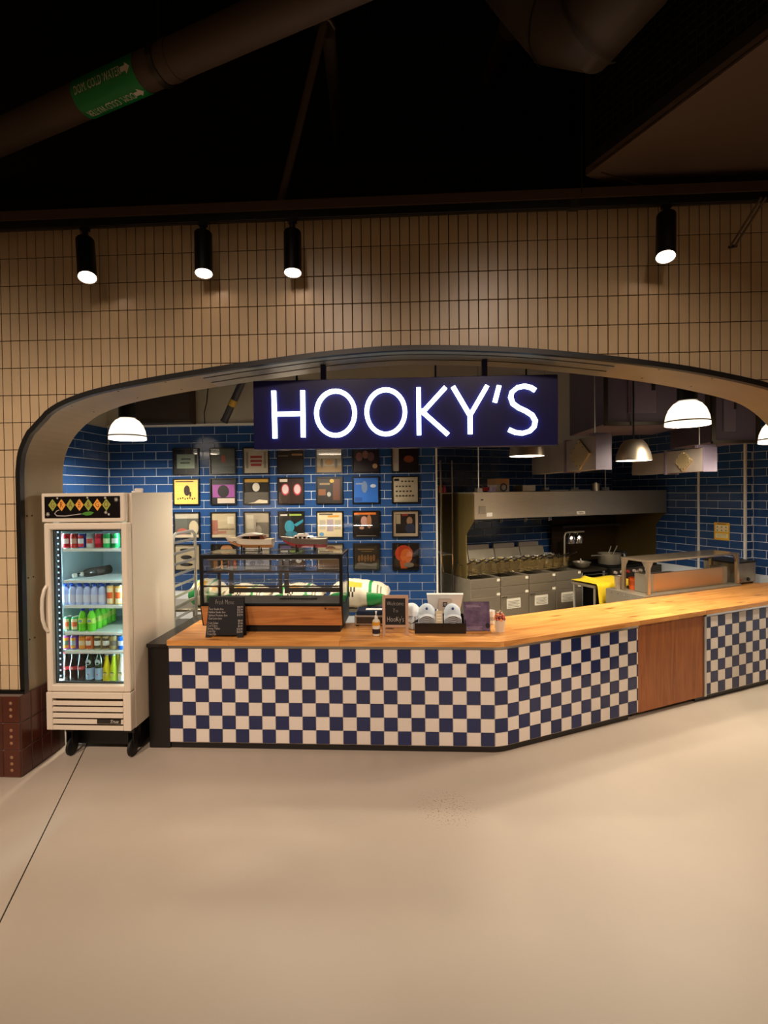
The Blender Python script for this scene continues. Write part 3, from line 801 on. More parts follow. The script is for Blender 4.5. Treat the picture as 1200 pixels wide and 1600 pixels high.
# top shelf: seven cans
for k, (px, bc, a1, a2, nm) in enumerate(((105, 'B5202A', 'E8DCD8', 'A01820', 'red'), (118, 'A8262C', 'C8A08C', 'B03028', 'dull red'), (130, '1B2A86', 'E8E8F0', 'C83038', 'blue white and red'), (143, 'C4C4C0', 'B8443C', 'D0D0CC', 'silver'), (156, 'B0182C', 'C83040', '981020', 'plain red'), (169, '1E9A4A', 'C8E0B0', '1E9A4A', 'green'), (182, '189848', 'E4E8E4', '0E7038', 'green and white'))):
    can(fx(px), YR, SHZ[0] + 0.0005, bc, a1, a2, '%s soda can, %s on the cooler top shelf' % (nm, ORD[k]))
# lying wine bottle
wb = thing('wine_bottle', 'dark wine bottle lying on its side on an otherwise empty cooler shelf', 'bottle', (FX - 0.120, FY + 0.35, SHZ[1] + 0.038))
prof = [(0, 0), (0.03, 0.0), (0.0365, 0.006), (0.0365, 0.17), (0.03, 0.20), (0.016, 0.225), (0.0145, 0.285), (0.0155, 0.287), (0.0155, 0.297), (0, 0.297)]
Mw = Matrix.Rotation(R(60), 4, 'Z') @ Matrix.Translation((0.10, 0, 0)) @ Matrix.Rotation(R(-93), 4, 'Y')
MB().lathe(prof, flat('1C120C', 0.1), 20, Mw).build('glass_body', wb)
MB().lathe([(0.0156, 0.270), (0.0162, 0.270), (0.0160, 0.297), (0, 0.298)], flat('CFCBC0', 0.3), 16, Mw).build('foil', wb)
MB().lathe([(0.0150, 0.212), (0.0175, 0.216), (0.0160, 0.245), (0.0150, 0.246)], flat('CFCBC0', 0.4), 16, Mw).build('neck_label', wb)
MB().lathe([(0.0364, 0.07), (0.0368, 0.07), (0.0368, 0.13), (0.0364, 0.13)], flat('2A1A12'), 20, Mw).build('label', wb)
# third shelf: six water bottles in front, six behind, two tall orange cans
M_pet = mat('clear_blue_plastic', 'BFC8F0', 0.08)
wp = [(0, 0), (0.026, 0.0), (0.0285, 0.006), (0.0285, 0.085), (0.027, 0.095), (0.0285, 0.105), (0.024, 0.125), (0.013, 0.138), (0.012, 0.143), (0, 0.143)]
for row in range(2):
    for k in range(6):
        px = 101.5 + 11.6 * k
        o = bottle(fx(px) + row * 0.004, YR + 0.066 * row, SHZ[2] + 0.0005, wp, M_pet, '2E62D8', '%s water bottle from the left in the %s row of blue-capped bottles in the cooler' % (ORD[k], 'front' if row == 0 else 'back'), 'water_bottle', [(0.022, 0.078, 0.0286, 'DAD8EA')], (0.141, 0.158, 0.0145))
for k, px in enumerate((173, 186)):
    can(fx(px), YR, SHZ[2] + 0.0005, 'E8B45C', 'D8582C', 'F4E2B8', 'tall orange patterned can, %s of the pair beside the water bottles' % ('left' if k == 0 else 'right'), h=0.150, r=0.0295)
# fourth shelf: two cans, two green bottles in front and five behind
for k, px in enumerate((105, 117)):
    can(fx(px), YR, SHZ[3] + 0.0005, '2C9C5C', 'D8683C', 'E8D8A8', 'green and orange can, %s of the two beside the green bottles' % ('left' if k == 0 else 'right'), h=0.112)
gp = [(0, 0), (0.027, 0.0), (0.0305, 0.006), (0.0305, 0.075), (0.028, 0.09), (0.0305, 0.105), (0.022, 0.135), (0.0125, 0.152), (0.0125, 0.158), (0, 0.158)]
M_lime = mat('lime_soda', '6CC42C', 0.08); 
for k, (px, yy, nm) in enumerate(((128, 0, 'first green soda bottle in front, next to the short cans'), (142, 0, 'second green soda bottle in front, leading the diagonal line of bottles'), (152, 0.075, 'green soda bottle just behind the two front ones'), (160, 0.15, 'green soda bottle midway along the diagonal line'), (167, 0.225, 'green soda bottle second from the back of the diagonal line'), (174, 0.30, 'green soda bottle at the back of the diagonal line in the cooler'))):
    bottle(fx(px, YR + yy), YR + yy, SHZ[3] + 0.0005, gp, M_lime, '2A3CB0' if k < 3 else '3A58B0', nm, 'soda_bottle', [(0.060, 0.100, 0.0306, 'B4CC48')], (0.157, 0.172, 0.0145), [(0.082, 0.019, 0.022, 0.0305, 'D8DC5C'), (0.082, 0.0135, 0.009, 0.0312, '5C8CC8')])
# fifth shelf: eight cans
for k, (px, bc, a1, a2, nm) in enumerate(((102, 'C848B4', '6C7C5C', 'E89030', 'magenta'), (115, '7840A8', 'A8B8C0', 'D09030', 'purple'), (128, 'C87020', 'D8C098', 'E09030', 'amber'), (139, 'D87838', 'E8D8C8', 'B85020', 'orange'), (152, 'C8B070', 'E8E8E0', '504838', 'gold and white'), (165, 'C0A868', 'E4E4DC', '605040', 'pale gold'), (177, 'B09C68', '6C6458', 'A89868', 'dull gold'), (189, '2868D0', 'E8ECF4', '1858C0', 'bright blue and white'))):
    can(fx(px), YR, SHZ[4] + 0.0005, bc, a1, a2, '%s soda can, %s on the shelf above the glass bottles' % (nm, ORD[k]), h=0.112)
# cooler floor: glass bottles
zf = 0.5555
cp = [(0, 0), (0.026, 0.0), (0.029, 0.006), (0.0285, 0.05), (0.026, 0.075), (0.029, 0.10), (0.029, 0.125), (0.020, 0.16), (0.0125, 0.195), (0.0125, 0.222), (0, 0.222)]
for k, (px, yy, nm) in enumerate(((100.5, 0, 'cola bottle with red cap, leftmost on the cooler floor'), (112, 0, 'cola bottle with red cap, second from the left on the cooler floor'), (124.5, 0, 'cola bottle with red cap, next to the mineral water'), (111, 0.07, 'cola bottle behind the first two cola bottles'), (123, 0.07, 'cola bottle behind the third cola bottle'), (132, 0.13, 'red-capped cola bottle farthest back on the cooler floor'))):
    bottle(fx(px, YR + yy), YR + yy, zf, cp, '1E0F0A', 'B83034', nm, 'cola_bottle', [(0.10, 0.126, 0.0292, 'C84048')], (0.219, 0.232, 0.0145), [(0.113, 0.014, 0.005, 0.0298, 'EAD8D4')])
mp_ = [(0, 0), (0.030, 0.0), (0.0325, 0.006), (0.0325, 0.14), (0.028, 0.175), (0.016, 0.215), (0.0145, 0.255), (0, 0.255)]
for k, (px, yy, nm) in enumerate(((138.5, 0, 'green mineral water bottle, left one in front on the cooler floor'), (153, 0, 'green mineral water bottle, right one in front on the cooler floor'), (147, 0.075, 'green mineral water bottle half hidden behind the front pair'), (163, 0.075, 'green mineral water bottle behind the yellow soda'))):
    bottle(fx(px, YR + yy), YR + yy, zf, mp_, '1F2A12', 'B8CCD4', nm, 'mineral_water_bottle', [(0.028, 0.115, 0.0327, '9FBBDA')], (0.228, 0.266, 0.0162), [(0.162, 0.022, 0.022, 0.0325, 'BCD0DC'), (0.07, 0.005, 0.006, 0.0335, 'C84C40')])
yp = [(0, 0), (0.028, 0.0), (0.0305, 0.006), (0.0305, 0.075), (0.026, 0.12), (0.014, 0.175), (0.0125, 0.21), (0, 0.21)]
for k, (px, yy, cc, nm) in enumerate(((164.5, 0, 'D2BC18', 'yellow soda bottle in front on the cooler floor'), (175.5, 0, 'B4C424', 'yellow-green soda bottle in front on the cooler floor'), (188, 0, 'C9BDAE', 'clear pale soda bottle in the right front corner of the cooler floor'), (181, 0.07, 'C0B024', 'yellow soda bottle behind the yellow-green one'), (188, 0.075, 'B8A428', 'amber soda bottle behind the clear one'))):
    bottle(fx(px, YR + yy), YR + yy, zf, yp, cc, 'CFD4CC', nm, 'soda_bottle', None, (0.207, 0.220, 0.0145), [(0.068, 0.017, 0.013, 0.0305, 'E8C890'), (0.082, 0.014, 0.006, 0.0312, '3C6828')])

# ================================================================== THINGS ON AND BEHIND THE FRONT COUNTER
ZC_ = ZC + 0.0005
# ---- refrigerated display case
cx0, cx1, CYF, CDP = W(313, 980, 4.07).x, W(536, 980, 4.07).x, 4.07, 0.42
dc = thing('display_case', 'black-framed countertop glass display case with a wooden front below', 'display case', ((cx0 + cx1) / 2, CYF, ZC_))
hw = (cx1 - cx0) / 2; H0, H1 = 0.225, 0.640
mb = MB(); mb.box(-hw + 0.03, hw - 0.03, 0.06, CDP, 0.0, 0.05, M_black); mb.build('foot_plinth', dc)
mb = MB(); mb.prism([(0.05, 0.05), (0.0, H0), (0.02, H0), (CDP, H0), (CDP, 0.05)], -hw, hw, M_black, 'x'); mb.build('base', dc)
mb = MB(); mb.prism([(0.044, 0.058), (-0.006, H0 - 0.004), (0.002, H0 - 0.004), (0.052, 0.058)], -hw + 0.012, hw - 0.012, M_casewood, 'x'); wf = mb.build('wood_front', dc)
text('lettering', 'AMERICAN', 0.016, flat('3A2A20'), dc, (hw - 0.075, -0.0085, H0 - 0.022), rot=(R(90 + 15.5), 0, 0), sx=1.1)
mb = MB(); mb.prism([(hw - 0.14 + 0.012 * math.cos(PI / 2 + k * PI / 5) * (1 if k % 2 == 0 else 0.4), H0 - 0.018 + 0.012 * math.sin(PI / 2 + k * PI / 5) * (1 if k % 2 == 0 else 0.4)) for k in range(10)], -0.0088, -0.0065, flat('3A2A20'), 'y'); mb.build('star_mark', dc)
fm = 0.026
mb = MB()
mb.box(-hw, -hw + fm, 0, fm, H0, H1, M_black, 0.003); mb.box(hw - fm, hw, 0, fm, H0, H1, M_black, 0.003); mb.box(-hw + fm, hw - fm, 0, fm, H1 - fm * 1.3, H1, M_black, 0.003); mb.box(-hw + fm, hw - fm, 0, fm, H0, H0 + 0.022, M_black, 0.003)
mb.box(-hw, -hw + 0.02, CDP - 0.02, CDP, H0, H1, M_black); mb.box(hw - 0.02, hw, CDP - 0.02, CDP, H0, H1, M_black); mb.box(-hw, hw, CDP - 0.02, CDP, H1 - 0.02, H1, M_black)
mb.box(-hw, -hw + 0.014, fm, CDP - 0.02, H1 - 0.016, H1, M_black); mb.box(hw - 0.014, hw, fm, CDP - 0.02, H1 - 0.016, H1, M_black)
mb.build('frame', dc)
for nm, a in (('front_pane', (-hw + fm, hw - fm, 0.008, 0.013, H0 + 0.02, H1 - fm)), ('side_pane', (-hw + 0.004, -hw + 0.009, fm, CDP - 0.02, H0 + 0.002, H1 - 0.016)), ('side_pane', (hw - 0.009, hw - 0.004, fm, CDP - 0.02, H0 + 0.002, H1 - 0.016)), ('top_pane', (-hw + 0.016, hw - 0.016, 0.03, CDP - 0.022, H1 - 0.006, H1 - 0.0005))):
    mb = MB(); mb.box(*a, M_glass); mb.build(nm, dc)
mfr = flat('2B2119', 0.4)
for sx0, sx1, yy in ((-hw + 0.10, -0.005, 0.395), (0.06 - 0.05, hw - 0.03, 0.41)):
    mb = MB()
    for a in ((sx0, sx0 + 0.04, H0 + 0.02, H1 - 0.03), (sx1 - 0.03, sx1, H0 + 0.02, H1 - 0.03)): mb.box(a[0], a[1], yy, yy + 0.012, a[2], a[3], mfr)
    mb.box(sx0 + 0.04, sx1 - 0.03, yy, yy + 0.012, H0 + 0.03, H0 + 0.07, mfr); mb.box(sx0 + 0.04, sx1 - 0.03, yy, yy + 0.012, H1 - 0.05, H1 - 0.03, mfr)
    d_ = mb.build('rear_door', dc)
    mb = MB(); mb.box(sx0 + 0.04, sx1 - 0.03, yy + 0.003, yy + 0.007, H0 + 0.07, H1 - 0.05, M_glass); mb.build('pane', d_)
for zz in (0.375, 0.495):
    mb = MB()
    for yy in (0.06, 0.37): mb.cyl((-hw + 0.03, yy, zz), (hw - 0.03, yy, zz), 0.003, 0.003, M_chrome, 6)
    n = 46
    for k in range(n):
        x = -hw + 0.04 + (2 * hw - 0.08) * k / (n - 1); mb.cyl((x, 0.055, zz + 0.003), (x, 0.375, zz + 0.003), 0.0014, 0.0014, M_chrome, 4)
    mb.box(-hw + 0.012, hw - 0.012, 0.052, 0.056, zz - 0.008, zz + 0.006, M_chrome); mb.build('wire_shelf', dc)
mb = MB(); mb.box(-hw + 0.03, hw - 0.03, 0.03, CDP - 0.06, H0 + 0.001, H0 + 0.008, M_steeld); mb.build('floor_tray', dc)
mb = MB()
for k in range(18): mb.box(0.02 + k * 0.018, 0.03 + k * 0.018, 0.20, 0.24, H0 + 0.0085, H0 + 0.02, M_black)
mb.build('vent_grid', dc)

mb = MB(); mb.box(-hw + 0.05, hw - 0.05, 0.028, 0.04, H1 - 0.046, H1 - 0.036, M_white); lb_ = mb.build('light_bar', dc)
for k in range(6):
    x = 0.05 + 0.055 * k; mb = MB(); mb.box(x - 0.006, x + 0.006, 0.030, 0.038, H1 - 0.050, H1 - 0.046, M_led); mb.build('diode', lb_)
area_light('case_light', (0, 0.05, H1 - 0.05), (R(25), 0, 0), 2 * hw - 0.15, 0.02, 5.0, (1.0, 0.93, 0.82), dc)
# ---- model boats on the case
def boat(name, label, px0, px1, Yb_, top_c, bot_c, deck_c, kind):
    x0, x1 = W(px0, 850, Yb_).x, W(px1, 850, Yb_).x; Lb = x1 - x0
    r_ = thing(name, label, 'model boat', ((x0 + x1) / 2, Yb_, ZC_ + H1 + 0.0005), 0.0, 'model boats on the display case')
    secs = []; NS = 14
    for k in range(NS + 1):
        t = k / NS; x = -Lb / 2 + Lb * t                       # bow at the left
        beam = 0.062 * min(1.0, (t / 0.42) ** 0.7 if t > 0 else 0.0) * (1 - 0.12 * max(0, t - 0.6) / 0.4) + 0.001
        keel = 0.034 + 0.052 * (1 - min(1, t / 0.35)) ** 1.6
        sheer = 0.112 + 0.018 * (1 - t) ** 1.5 - 0.006 * math.sin(t * PI)
        wl = keel + (sheer - keel) * 0.42
        if t == 0: x -= 0.0
        rake = -0.03 * (1 - min(1, t / 0.3))
        secs.append([(x - rake * 0, 0, keel), (x, -beam * 0.55, keel + (wl - keel) * 0.55), (x + rake * 0.3, -beam * 0.86, wl), (x + rake, -beam, sheer), (x + rake, beam, sheer), (x + rake * 0.3, beam * 0.86, wl), (x, beam * 0.55, keel + (wl - keel) * 0.55)])
    mb = MB(); mt, mbm, md = flat(top_c, 0.3), flat(bot_c, 0.3), flat(deck_c, 0.4)
    V = [[mb.bm.verts.new(p) for p in s_] for s_ in secs]
    mi = [mb.mi(mbm), mb.mi(mbm), mb.mi(mt), mb.mi(md), mb.mi(mt), mb.mi(mbm), mb.mi(mbm)]
    for a, b in zip(V[:-1], V[1:]):
        for k in range(7):
            f = mb.bm.faces.new((a[k], a[(k + 1) % 7], b[(k + 1) % 7], b[k])); f.material_index = mi[k]
    for f_ in (mb.bm.faces.new(list(reversed(V[0]))), mb.bm.faces.new(V[-1])): f_.material_index = mi[2]
    bmesh.ops.recalc_face_normals(mb.bm, faces=mb.bm.faces[:])
    hull = mb.build('hull', r_, angle=30)
    mwin, mwht, mwd = flat('15100E', 0.15), flat('E8E2D4', 0.3), flat('6A3A20', 0.4)
    if kind == 0:
        mb = MB(); mb.prism([(-0.10, 0.108), (0.13, 0.108), (0.12, 0.140), (-0.04, 0.142)], -0.040, 0.040, mwd, 'y'); mb.build('cabin', r_)
        mb = MB(); mb.prism([(-0.115, 0.132), (0.10, 0.146), (0.10, 0.152), (0.02, 0.162), (-0.05, 0.156)], -0.044, 0.044, mwht, 'y'); mb.build('roof', r_)
        mb = MB(); mb.prism([(-0.07, 0.112), (0.0, 0.114), (0.0, 0.134), (-0.045, 0.134)], -0.0415, -0.0395, mwin, 'y'); mb.prism([(0.01, 0.114), (0.09, 0.114), (0.09, 0.134), (0.01, 0.134)], -0.0415, -0.0395, mwin, 'y'); mb.build('window', r_)
        mb = MB(); mb.box(-0.135, -0.105, -0.062, -0.05, 0.088, 0.094, mwin); mb.build('porthole', r_)
    else:
        mb = MB(); mb.prism([(-0.11, 0.106), (0.07, 0.106), (0.06, 0.136), (-0.09, 0.136)], -0.040, 0.040, mwht, 'y'); mb.build('cabin', r_)
        mb = MB(); mb.prism([(-0.075, 0.136), (0.03, 0.136), (0.02, 0.152), (-0.06, 0.152)], -0.030, 0.030, mwht, 'y'); mb.build('wheelhouse', r_)
        for k in range(4):
            x = -0.08 + k * 0.036; mb = MB(); mb.box(x, x + 0.022, -0.042, -0.039, 0.114, 0.130, mwin); mb.build('window', r_)
        mb = MB(); mb.tube([(-0.16, -0.045, 0.132), (-0.12, -0.048, 0.138), (0.14, -0.05, 0.124)], 0.0012, M_chrome, 5)
        for k in range(8): mb.cyl((-0.14 + k * 0.038, -0.048, 0.108), (-0.14 + k * 0.038, -0.049, 0.132), 0.001, 0.001, M_chrome, 4)
        mb.build('railing', r_)
    mb = MB()
    for x in (-0.07, 0.08):
        mb.box(x - 0.006, x + 0.006, -0.045, 0.045, 0.0, 0.008, M_black)
        for s_ in (-1, 1): mb.box(x - 0.005, x + 0.005, s_ * 0.03 - 0.005, s_ * 0.03 + 0.005, 0.008, 0.065, M_black)
    mb.box(-0.07, 0.08, -0.004, 0.004, 0.002, 0.008, M_black); mb.build('stand', r_)
    return r_
boat('model_boat', 'white model motorboat with an orange bottom on top of the glass case', 357, 427, 4.26, 'DCD2BE', 'C98236', 'C8B48C', 0)
boat('model_boat', 'grey-brown model cabin cruiser with a red bottom on top of the glass case', 443, 511, 4.26, '71655A', 'B0242C', 'A89878', 1)

# ---- black sandwich board with the menu
def lean_board(root, w_, h_, t, m, y0=0.0, tilt=10, name='board', z0=0.0, edge=None):
    Mx = Matrix.Translation((0, y0, z0)) @ Matrix.Rotation(R(-tilt), 4, 'X')
    mb = MB(); mb.box(-w_ / 2, w_ / 2, 0, t, 0, h_, m, 0.001, Mx); return mb.build(name, root), Mx
bx = W(351, 998, 3.95)
mnu = thing('menu_board', 'black folding menu board with white chalk writing in front of the display case', 'menu board', (bx.x, 3.95, ZC_))
mblk = flat('0C0B12', 0.6); wv, hv = 0.288, 0.315
Mx = Matrix.Rotation(R(-6.5), 4, 'X')
mb = MB(); mb.prism([(-0.155, 0.0), (-0.11, 0.0), (-0.105, 0.02), (0.10, 0.02), (0.10, 0.0), (0.148, 0.0), (0.148, hv), (-0.132, hv)], 0, 0.006, mblk, 'y', Mx); mb.build('front_leaf', mnu)
Mx2 = Matrix.Translation((0.0, 0.072, 0.0)) @ Matrix.Rotation(R(6.0), 4, 'X')
mb = MB(); mb.box(-0.13, 0.15, 0, 0.006, 0, hv, mblk, 0, Mx2); mb.build('rear_leaf', mnu)
chalk = flat('CFC8C0', 0.9)
def on_board(s, x, z, size, al='LEFT', thin=0.0, sx=0.8):
    p = Mx @ Vector((x, -0.0012, z)); text('chalk_line', s, size, chalk, mnu, p, rot=(R(90 - 6.5), 0, 0), thin=thin, sx=sx, align=al, ext=0.0003)
on_board('Fresh Menu:', -0.005, hv - 0.04, 0.053, 'CENTER', 0.0016, 0.58)
for k, (a, b) in enumerate((('Tuna Steaks box', '$20.99'), ('Halibut Steaks box', '$25.99'), ('Salmon Portions box', '$19.99'), ('Cod Loins box', '$18.99'))):
    on_board(a, -0.134, hv - 0.093 - 0.0245 * k, 0.025, 'LEFT', 0.0004, 0.72); on_board(b, 0.142, hv - 0.078 - 0.0205 * k, 0.023, 'RIGHT', 0.0003, 0.72)
for k, (a, b) in enumerate((('Crab Cakes', '$8.99'), ('Cod Cakes', '$7.99'), ('Shrimp Tikkas', '$9.99'), ('Crab Dip', '$10.99'), ('Trout Dip', '$12.99'))):
    on_board(a, -0.140 - 0.001 * k, hv - 0.202 - 0.0213 * k, 0.025, 'LEFT', 0.0004, 0.72); on_board(b, 0.142, hv - 0.184 - 0.0215 * k, 0.023, 'RIGHT', 0.0003, 0.72)

# ---- sheet-pan rack behind the cooler
rk_x = W(278, 900, 4.95).x
rack = thing('sheet_pan_rack', 'aluminium sheet-pan rack standing behind the drinks cooler', 'rack', (rk_x - 0.22, 5.13, 0))
ZR = W(290, 832, 5.1).z
def hoop(x):
    return [(x, -0.26, 0.12), (x, -0.26, ZR - 0.08), (x, -0.24, ZR - 0.03), (x, -0.19, ZR), (x, 0.19, ZR), (x, 0.24, ZR - 0.03), (x, 0.26, ZR - 0.08), (x, 0.26, 0.12)]
for x in (-0.21, 0.21):
    mb = MB(); mb.tube(hoop(x), 0.016, M_alu, 8); mb.build('upright_hoop', rack)
sl = MB(); sl.box(-0.022, 0.0, -0.25, 0.25, -0.003, 0.003, M_alu); sl.box(-0.003, 0.0, -0.25, 0.25, -0.003, 0.024, M_alu); slm = sl.mesh('slide')
for k in range(13):
    z = 0.22 + k * (ZR - 0.32) / 12
    for s_ in (-1, 1): link('slide', slm, rack, (s_ * 0.205, 0, z), 0 if s_ > 0 else PI)
for yy in (-0.26, 0.26):
    mb = MB(); mb.cyl((-0.21, yy, 0.14), (0.21, yy, 0.14), 0.013, 0.013, M_alu, 8); mb.build('crossbar', rack)
for x in (-0.21, 0.21):
    for yy in (-0.26, 0.26):
        mb = MB(); mb.lathe([(0, -0.012), (0.05, -0.012), (0.055, 0), (0.05, 0.012), (0, 0.012)], M_rubber, 14, Matrix.Translation((x, yy, 0.055)) @ Matrix.Rotation(PI / 2, 4, 'Y')); mb.build('wheel', rack)
for k, z_i in enumerate((2, 4, 6)):
    z = 0.22 + z_i * (ZR - 0.32) / 12 + 0.0035
    mb = MB(); mb.box(-0.19, 0.19, -0.24, 0.24, z, z + 0.003, M_alu); mb.box(-0.2, -0.19, -0.24, 0.24, z, z + 0.025, M_alu); mb.box(0.19, 0.2, -0.24, 0.24, z, z + 0.025, M_alu)
    tag(mb.build('sheet_pan', None, (rk_x - 0.22, 5.13, 0)), '%s sheet pan in the aluminium rack behind the cooler' % ('lowest', 'middle', 'upper')[k], 'tray', 'sheet pans in the rack')

# ---- back work table with sacks of batter mix
ZTB = 0.745
tb = thing('work_table', 'steel work table against the blue wall, holding the white and green sacks', 'table', (-1.55, 5.72, 0))
mb = MB(); mb.box(-1.1, 1.25, -0.3, 0.3, ZTB - 0.03, ZTB, M_steel2, 0.003); mb.build('table_top', tb)
for x in (-1.05, 1.2):
    for yy in (-0.26, 0.26): mb = MB(); mb.cyl((x, yy, 0), (x, yy, ZTB - 0.03), 0.02, 0.02, M_steel2, 8); mb.build('leg', tb)
mb = MB(); mb.box(-1.05, 1.2, -0.26, 0.26, 0.2, 0.22, M_steel2); mb.build('lower_shelf', tb)
def sack(px, Yv, wd, dp, ht, rz, lab):
    from mathutils import noise as mnoise
    mb = MB(); NU, NV = 36, 20; mw, mg, my, mk = flat('E4DCC4', 0.45), flat('259048', 0.3), flat('DDA93C', 0.4), flat('3A3428', 0.5)
    rows = []
    for i_ in range(NU + 1):
        u_ = -1 + 2 * i_ / NU; row = []
        pr = max((1 - abs(u_) ** 3.2), 0.0) ** 0.55; pr = max(pr, 0.12)
        slope = 1.0 - 0.18 * u_                                   # fuller at one end
        for j in range(NV):
            a = 2 * PI * j / NV; ca, sa = math.cos(a), math.sin(a)
            y = dp / 2 * math.copysign(abs(ca) ** 0.7, ca) * (0.86 + 0.14 * pr)
            z = ht / 2 * math.copysign(abs(sa) ** 0.9, sa) * pr * slope
            n = mnoise.noise(Vector((u_ * 3.1 + px, ca * 1.6, sa * 1.6))) * 0.16 + mnoise.noise(Vector((u_ * 8 + px, ca * 4, sa * 4))) * 0.05
            z = z * (1 + n) + ht / 2 * 0.92; y *= (1 + 0.5 * n)
            if abs(u_) > 0.93: z += 0.02 * math.sin(a * 3 + px)
            row.append(mb.bm.verts.new((wd / 2 * u_ * (1 + 0.03 * ca * sa), y, max(z, 0.001))))
        rows.append(row)
    for i_ in range(NU):
        u_ = -1 + 2 * (i_ + 0.5) / NU
        for j in range(NV):
            f = mb.bm.faces.new((rows[i_][j], rows[i_ + 1][j], rows[i_ + 1][(j + 1) % NV], rows[i_][(j + 1) % NV]))
            # j 5 = top, 10 = towards the viewer, 15 = bottom
            m_ = mw
            if -0.60 < u_ < -0.50 or 0.34 < u_ < 0.46: m_ = mg
            if 9 <= j <= 13 and (u_ > 0.30 or u_ < -0.62): m_ = mg
            if j in (6, 7) and -0.40 < u_ < 0.12: m_ = my
            if j in (8, 9) and -0.35 < u_ < -0.10 and (i_ + j) % 2: m_ = mk
            if j in (6, 7, 8) and 0.56 < u_ < 0.80 and i_ % 2: m_ = flat('8A8268', 0.5)
            f.material_index = mb.mi(m_)
    mb.bm.faces.new(list(reversed(rows[0]))); mb.bm.faces.new(rows[-1])
    bmesh.ops.recalc_face_normals(mb.bm, faces=mb.bm.faces[:])
    o = mb.build('mix_sack', None, (W(px, 940, Yv).x, Yv, ZTB + 0.0005), rz, 45); tag(o, lab, 'sack', 'sacks on the back table')
    return o
sack(563, 5.60, 0.64, 0.42, 0.30, 0.0, 'white and green sack lying right of the display case, before the blue wall')
sack(468, 5.66, 0.56, 0.38, 0.24, 0.0, 'white and green sack seen through the right half of the display case')
sack(388, 5.64, 0.48, 0.38, 0.24, 0.0, 'white and green sack seen through the left half of the display case')
sack(327, 5.66, 0.34, 0.38, 0.30, 0.0, 'white and green sack between the pan rack and the display case')

# ---- kitchen scale
sc_x = W(578, 975, 4.30)
ks = thing('kitchen_scale', 'steel kitchen scale with a dark platform behind the hand sanitiser', 'scale', (sc_x.x, 4.30, ZC_))
mb = MB(); mb.box(-0.13, 0.13, 0.0, 0.16, 0.012, 0.095, M_alu, 0.006); mb.build('housing', ks)
mb = MB(); mb.box(-0.115, 0.115, -0.003, 0.001, 0.024, 0.080, flat('2A2620', 0.2)); mb.build('display_panel', ks)
mb = MB(); mb.box(-0.115, 0.125, -0.01, 0.18, 0.100, 0.128, mat('scale_plate', '2E3E58', 0.2, metal=0.6), 0.006); mb.build('platform', ks)
mb = MB(); mb.box(-0.04, 0.10, 0.05, 0.11, 0.1285, 0.130, M_white); mb.build('paper_slip', ks)
for x in (-0.11, 0.11): mb = MB(); mb.cyl((x, 0.02, 0), (x, 0.02, 0.013), 0.012, 0.012, M_rubber, 8); mb.cyl((x, 0.14, 0), (x, 0.14, 0.013), 0.012, 0.012, M_rubber, 8); mb.build('foot', ks)
# ---- sanitiser
sb_ = W(588, 995, 4.02)
sn_ = thing('hand_sanitiser', 'clear pump bottle of hand sanitiser beside the welcome chalkboard', 'bottle', (sb_.x, 4.02, ZC_))
MB().lathe([(0, 0), (0.024, 0), (0.030, 0.005), (0.031, 0.02), (0.031, 0.11), (0.027, 0.125), (0.013, 0.137), (0.012, 0.142), (0, 0.142)], mat('clear_gel', 'D8D2BE', 0.05), 16).build('bottle_body', sn_)
MB().lathe([(0.0305, 0.085), (0.0318, 0.085), (0.0318, 0.115), (0.0305, 0.115)], flat('D89A38'), 16).build('label', sn_)
MB().lathe([(0.0305, 0.022), (0.0318, 0.022), (0.0318, 0.060), (0.0305, 0.060)], flat('221E2A'), 16).build('label', sn_)
MB().lathe([(0.0305, 0.060), (0.0316, 0.060), (0.0316, 0.085), (0.0305, 0.085)], flat('E8E0D0'), 16).build('label', sn_)
mb = MB(); mb.lathe([(0.014, 0.140), (0.014, 0.158), (0.006, 0.162), (0.005, 0.185), (0.008, 0.186), (0.008, 0.196), (0, 0.197)], M_white, 12); mb.tube([(0, 0, 0.190), (0, -0.02, 0.190), (0, -0.033, 0.183)], 0.004, M_white, 6); mb.build('pump', sn_)
# ---- welcome chalkboard (A-frame)
wc = W(618, 996, 4.03)
wcb = thing('welcome_chalkboard', 'small wooden easel chalkboard with white welcome writing on the counter', 'chalkboard', (wc.x, 4.03, ZC_))
Mc = Matrix.Rotation(R(-8), 4, 'X'); ww = W(639, 960, 4.03).x - W(598, 960, 4.03).x; hh = 0.315; pw_ = flat('B8957A', 0.6)
mb = MB()
for a in ((-ww / 2, -ww / 2 + 0.024, 0, hh), (ww / 2 - 0.024, ww / 2, 0, hh), (-ww / 2 + 0.024, ww / 2 - 0.024, hh - 0.026, hh), (-ww / 2 + 0.024, ww / 2 - 0.024, 0.062, 0.082)): mb.box(a[0], a[1], 0, 0.014, a[2], a[3], pw_, 0.0015, Mc)
mb.build('frame', wcb)
mb = MB(); mb.box(-ww / 2 + 0.02, ww / 2 - 0.02, 0.004, 0.009, 0.078, hh - 0.022, flat('14100F', 0.8), 0, Mc); mb.build('slate', wcb)
Mc2 = Matrix.Translation((0, 0.12, 0)) @ Matrix.Rotation(R(10), 4, 'X')
mb = MB()
for a in ((-ww / 2, -ww / 2 + 0.02, 0, hh * 0.95), (ww / 2 - 0.02, ww / 2, 0, hh * 0.95), (-ww / 2 + 0.02, ww / 2 - 0.02, 0.03, 0.05)): mb.box(a[0], a[1], 0, 0.01, a[2], a[3], flat('D0A868', 0.6), 0, Mc2)
mb.build('rear_leg', wcb)
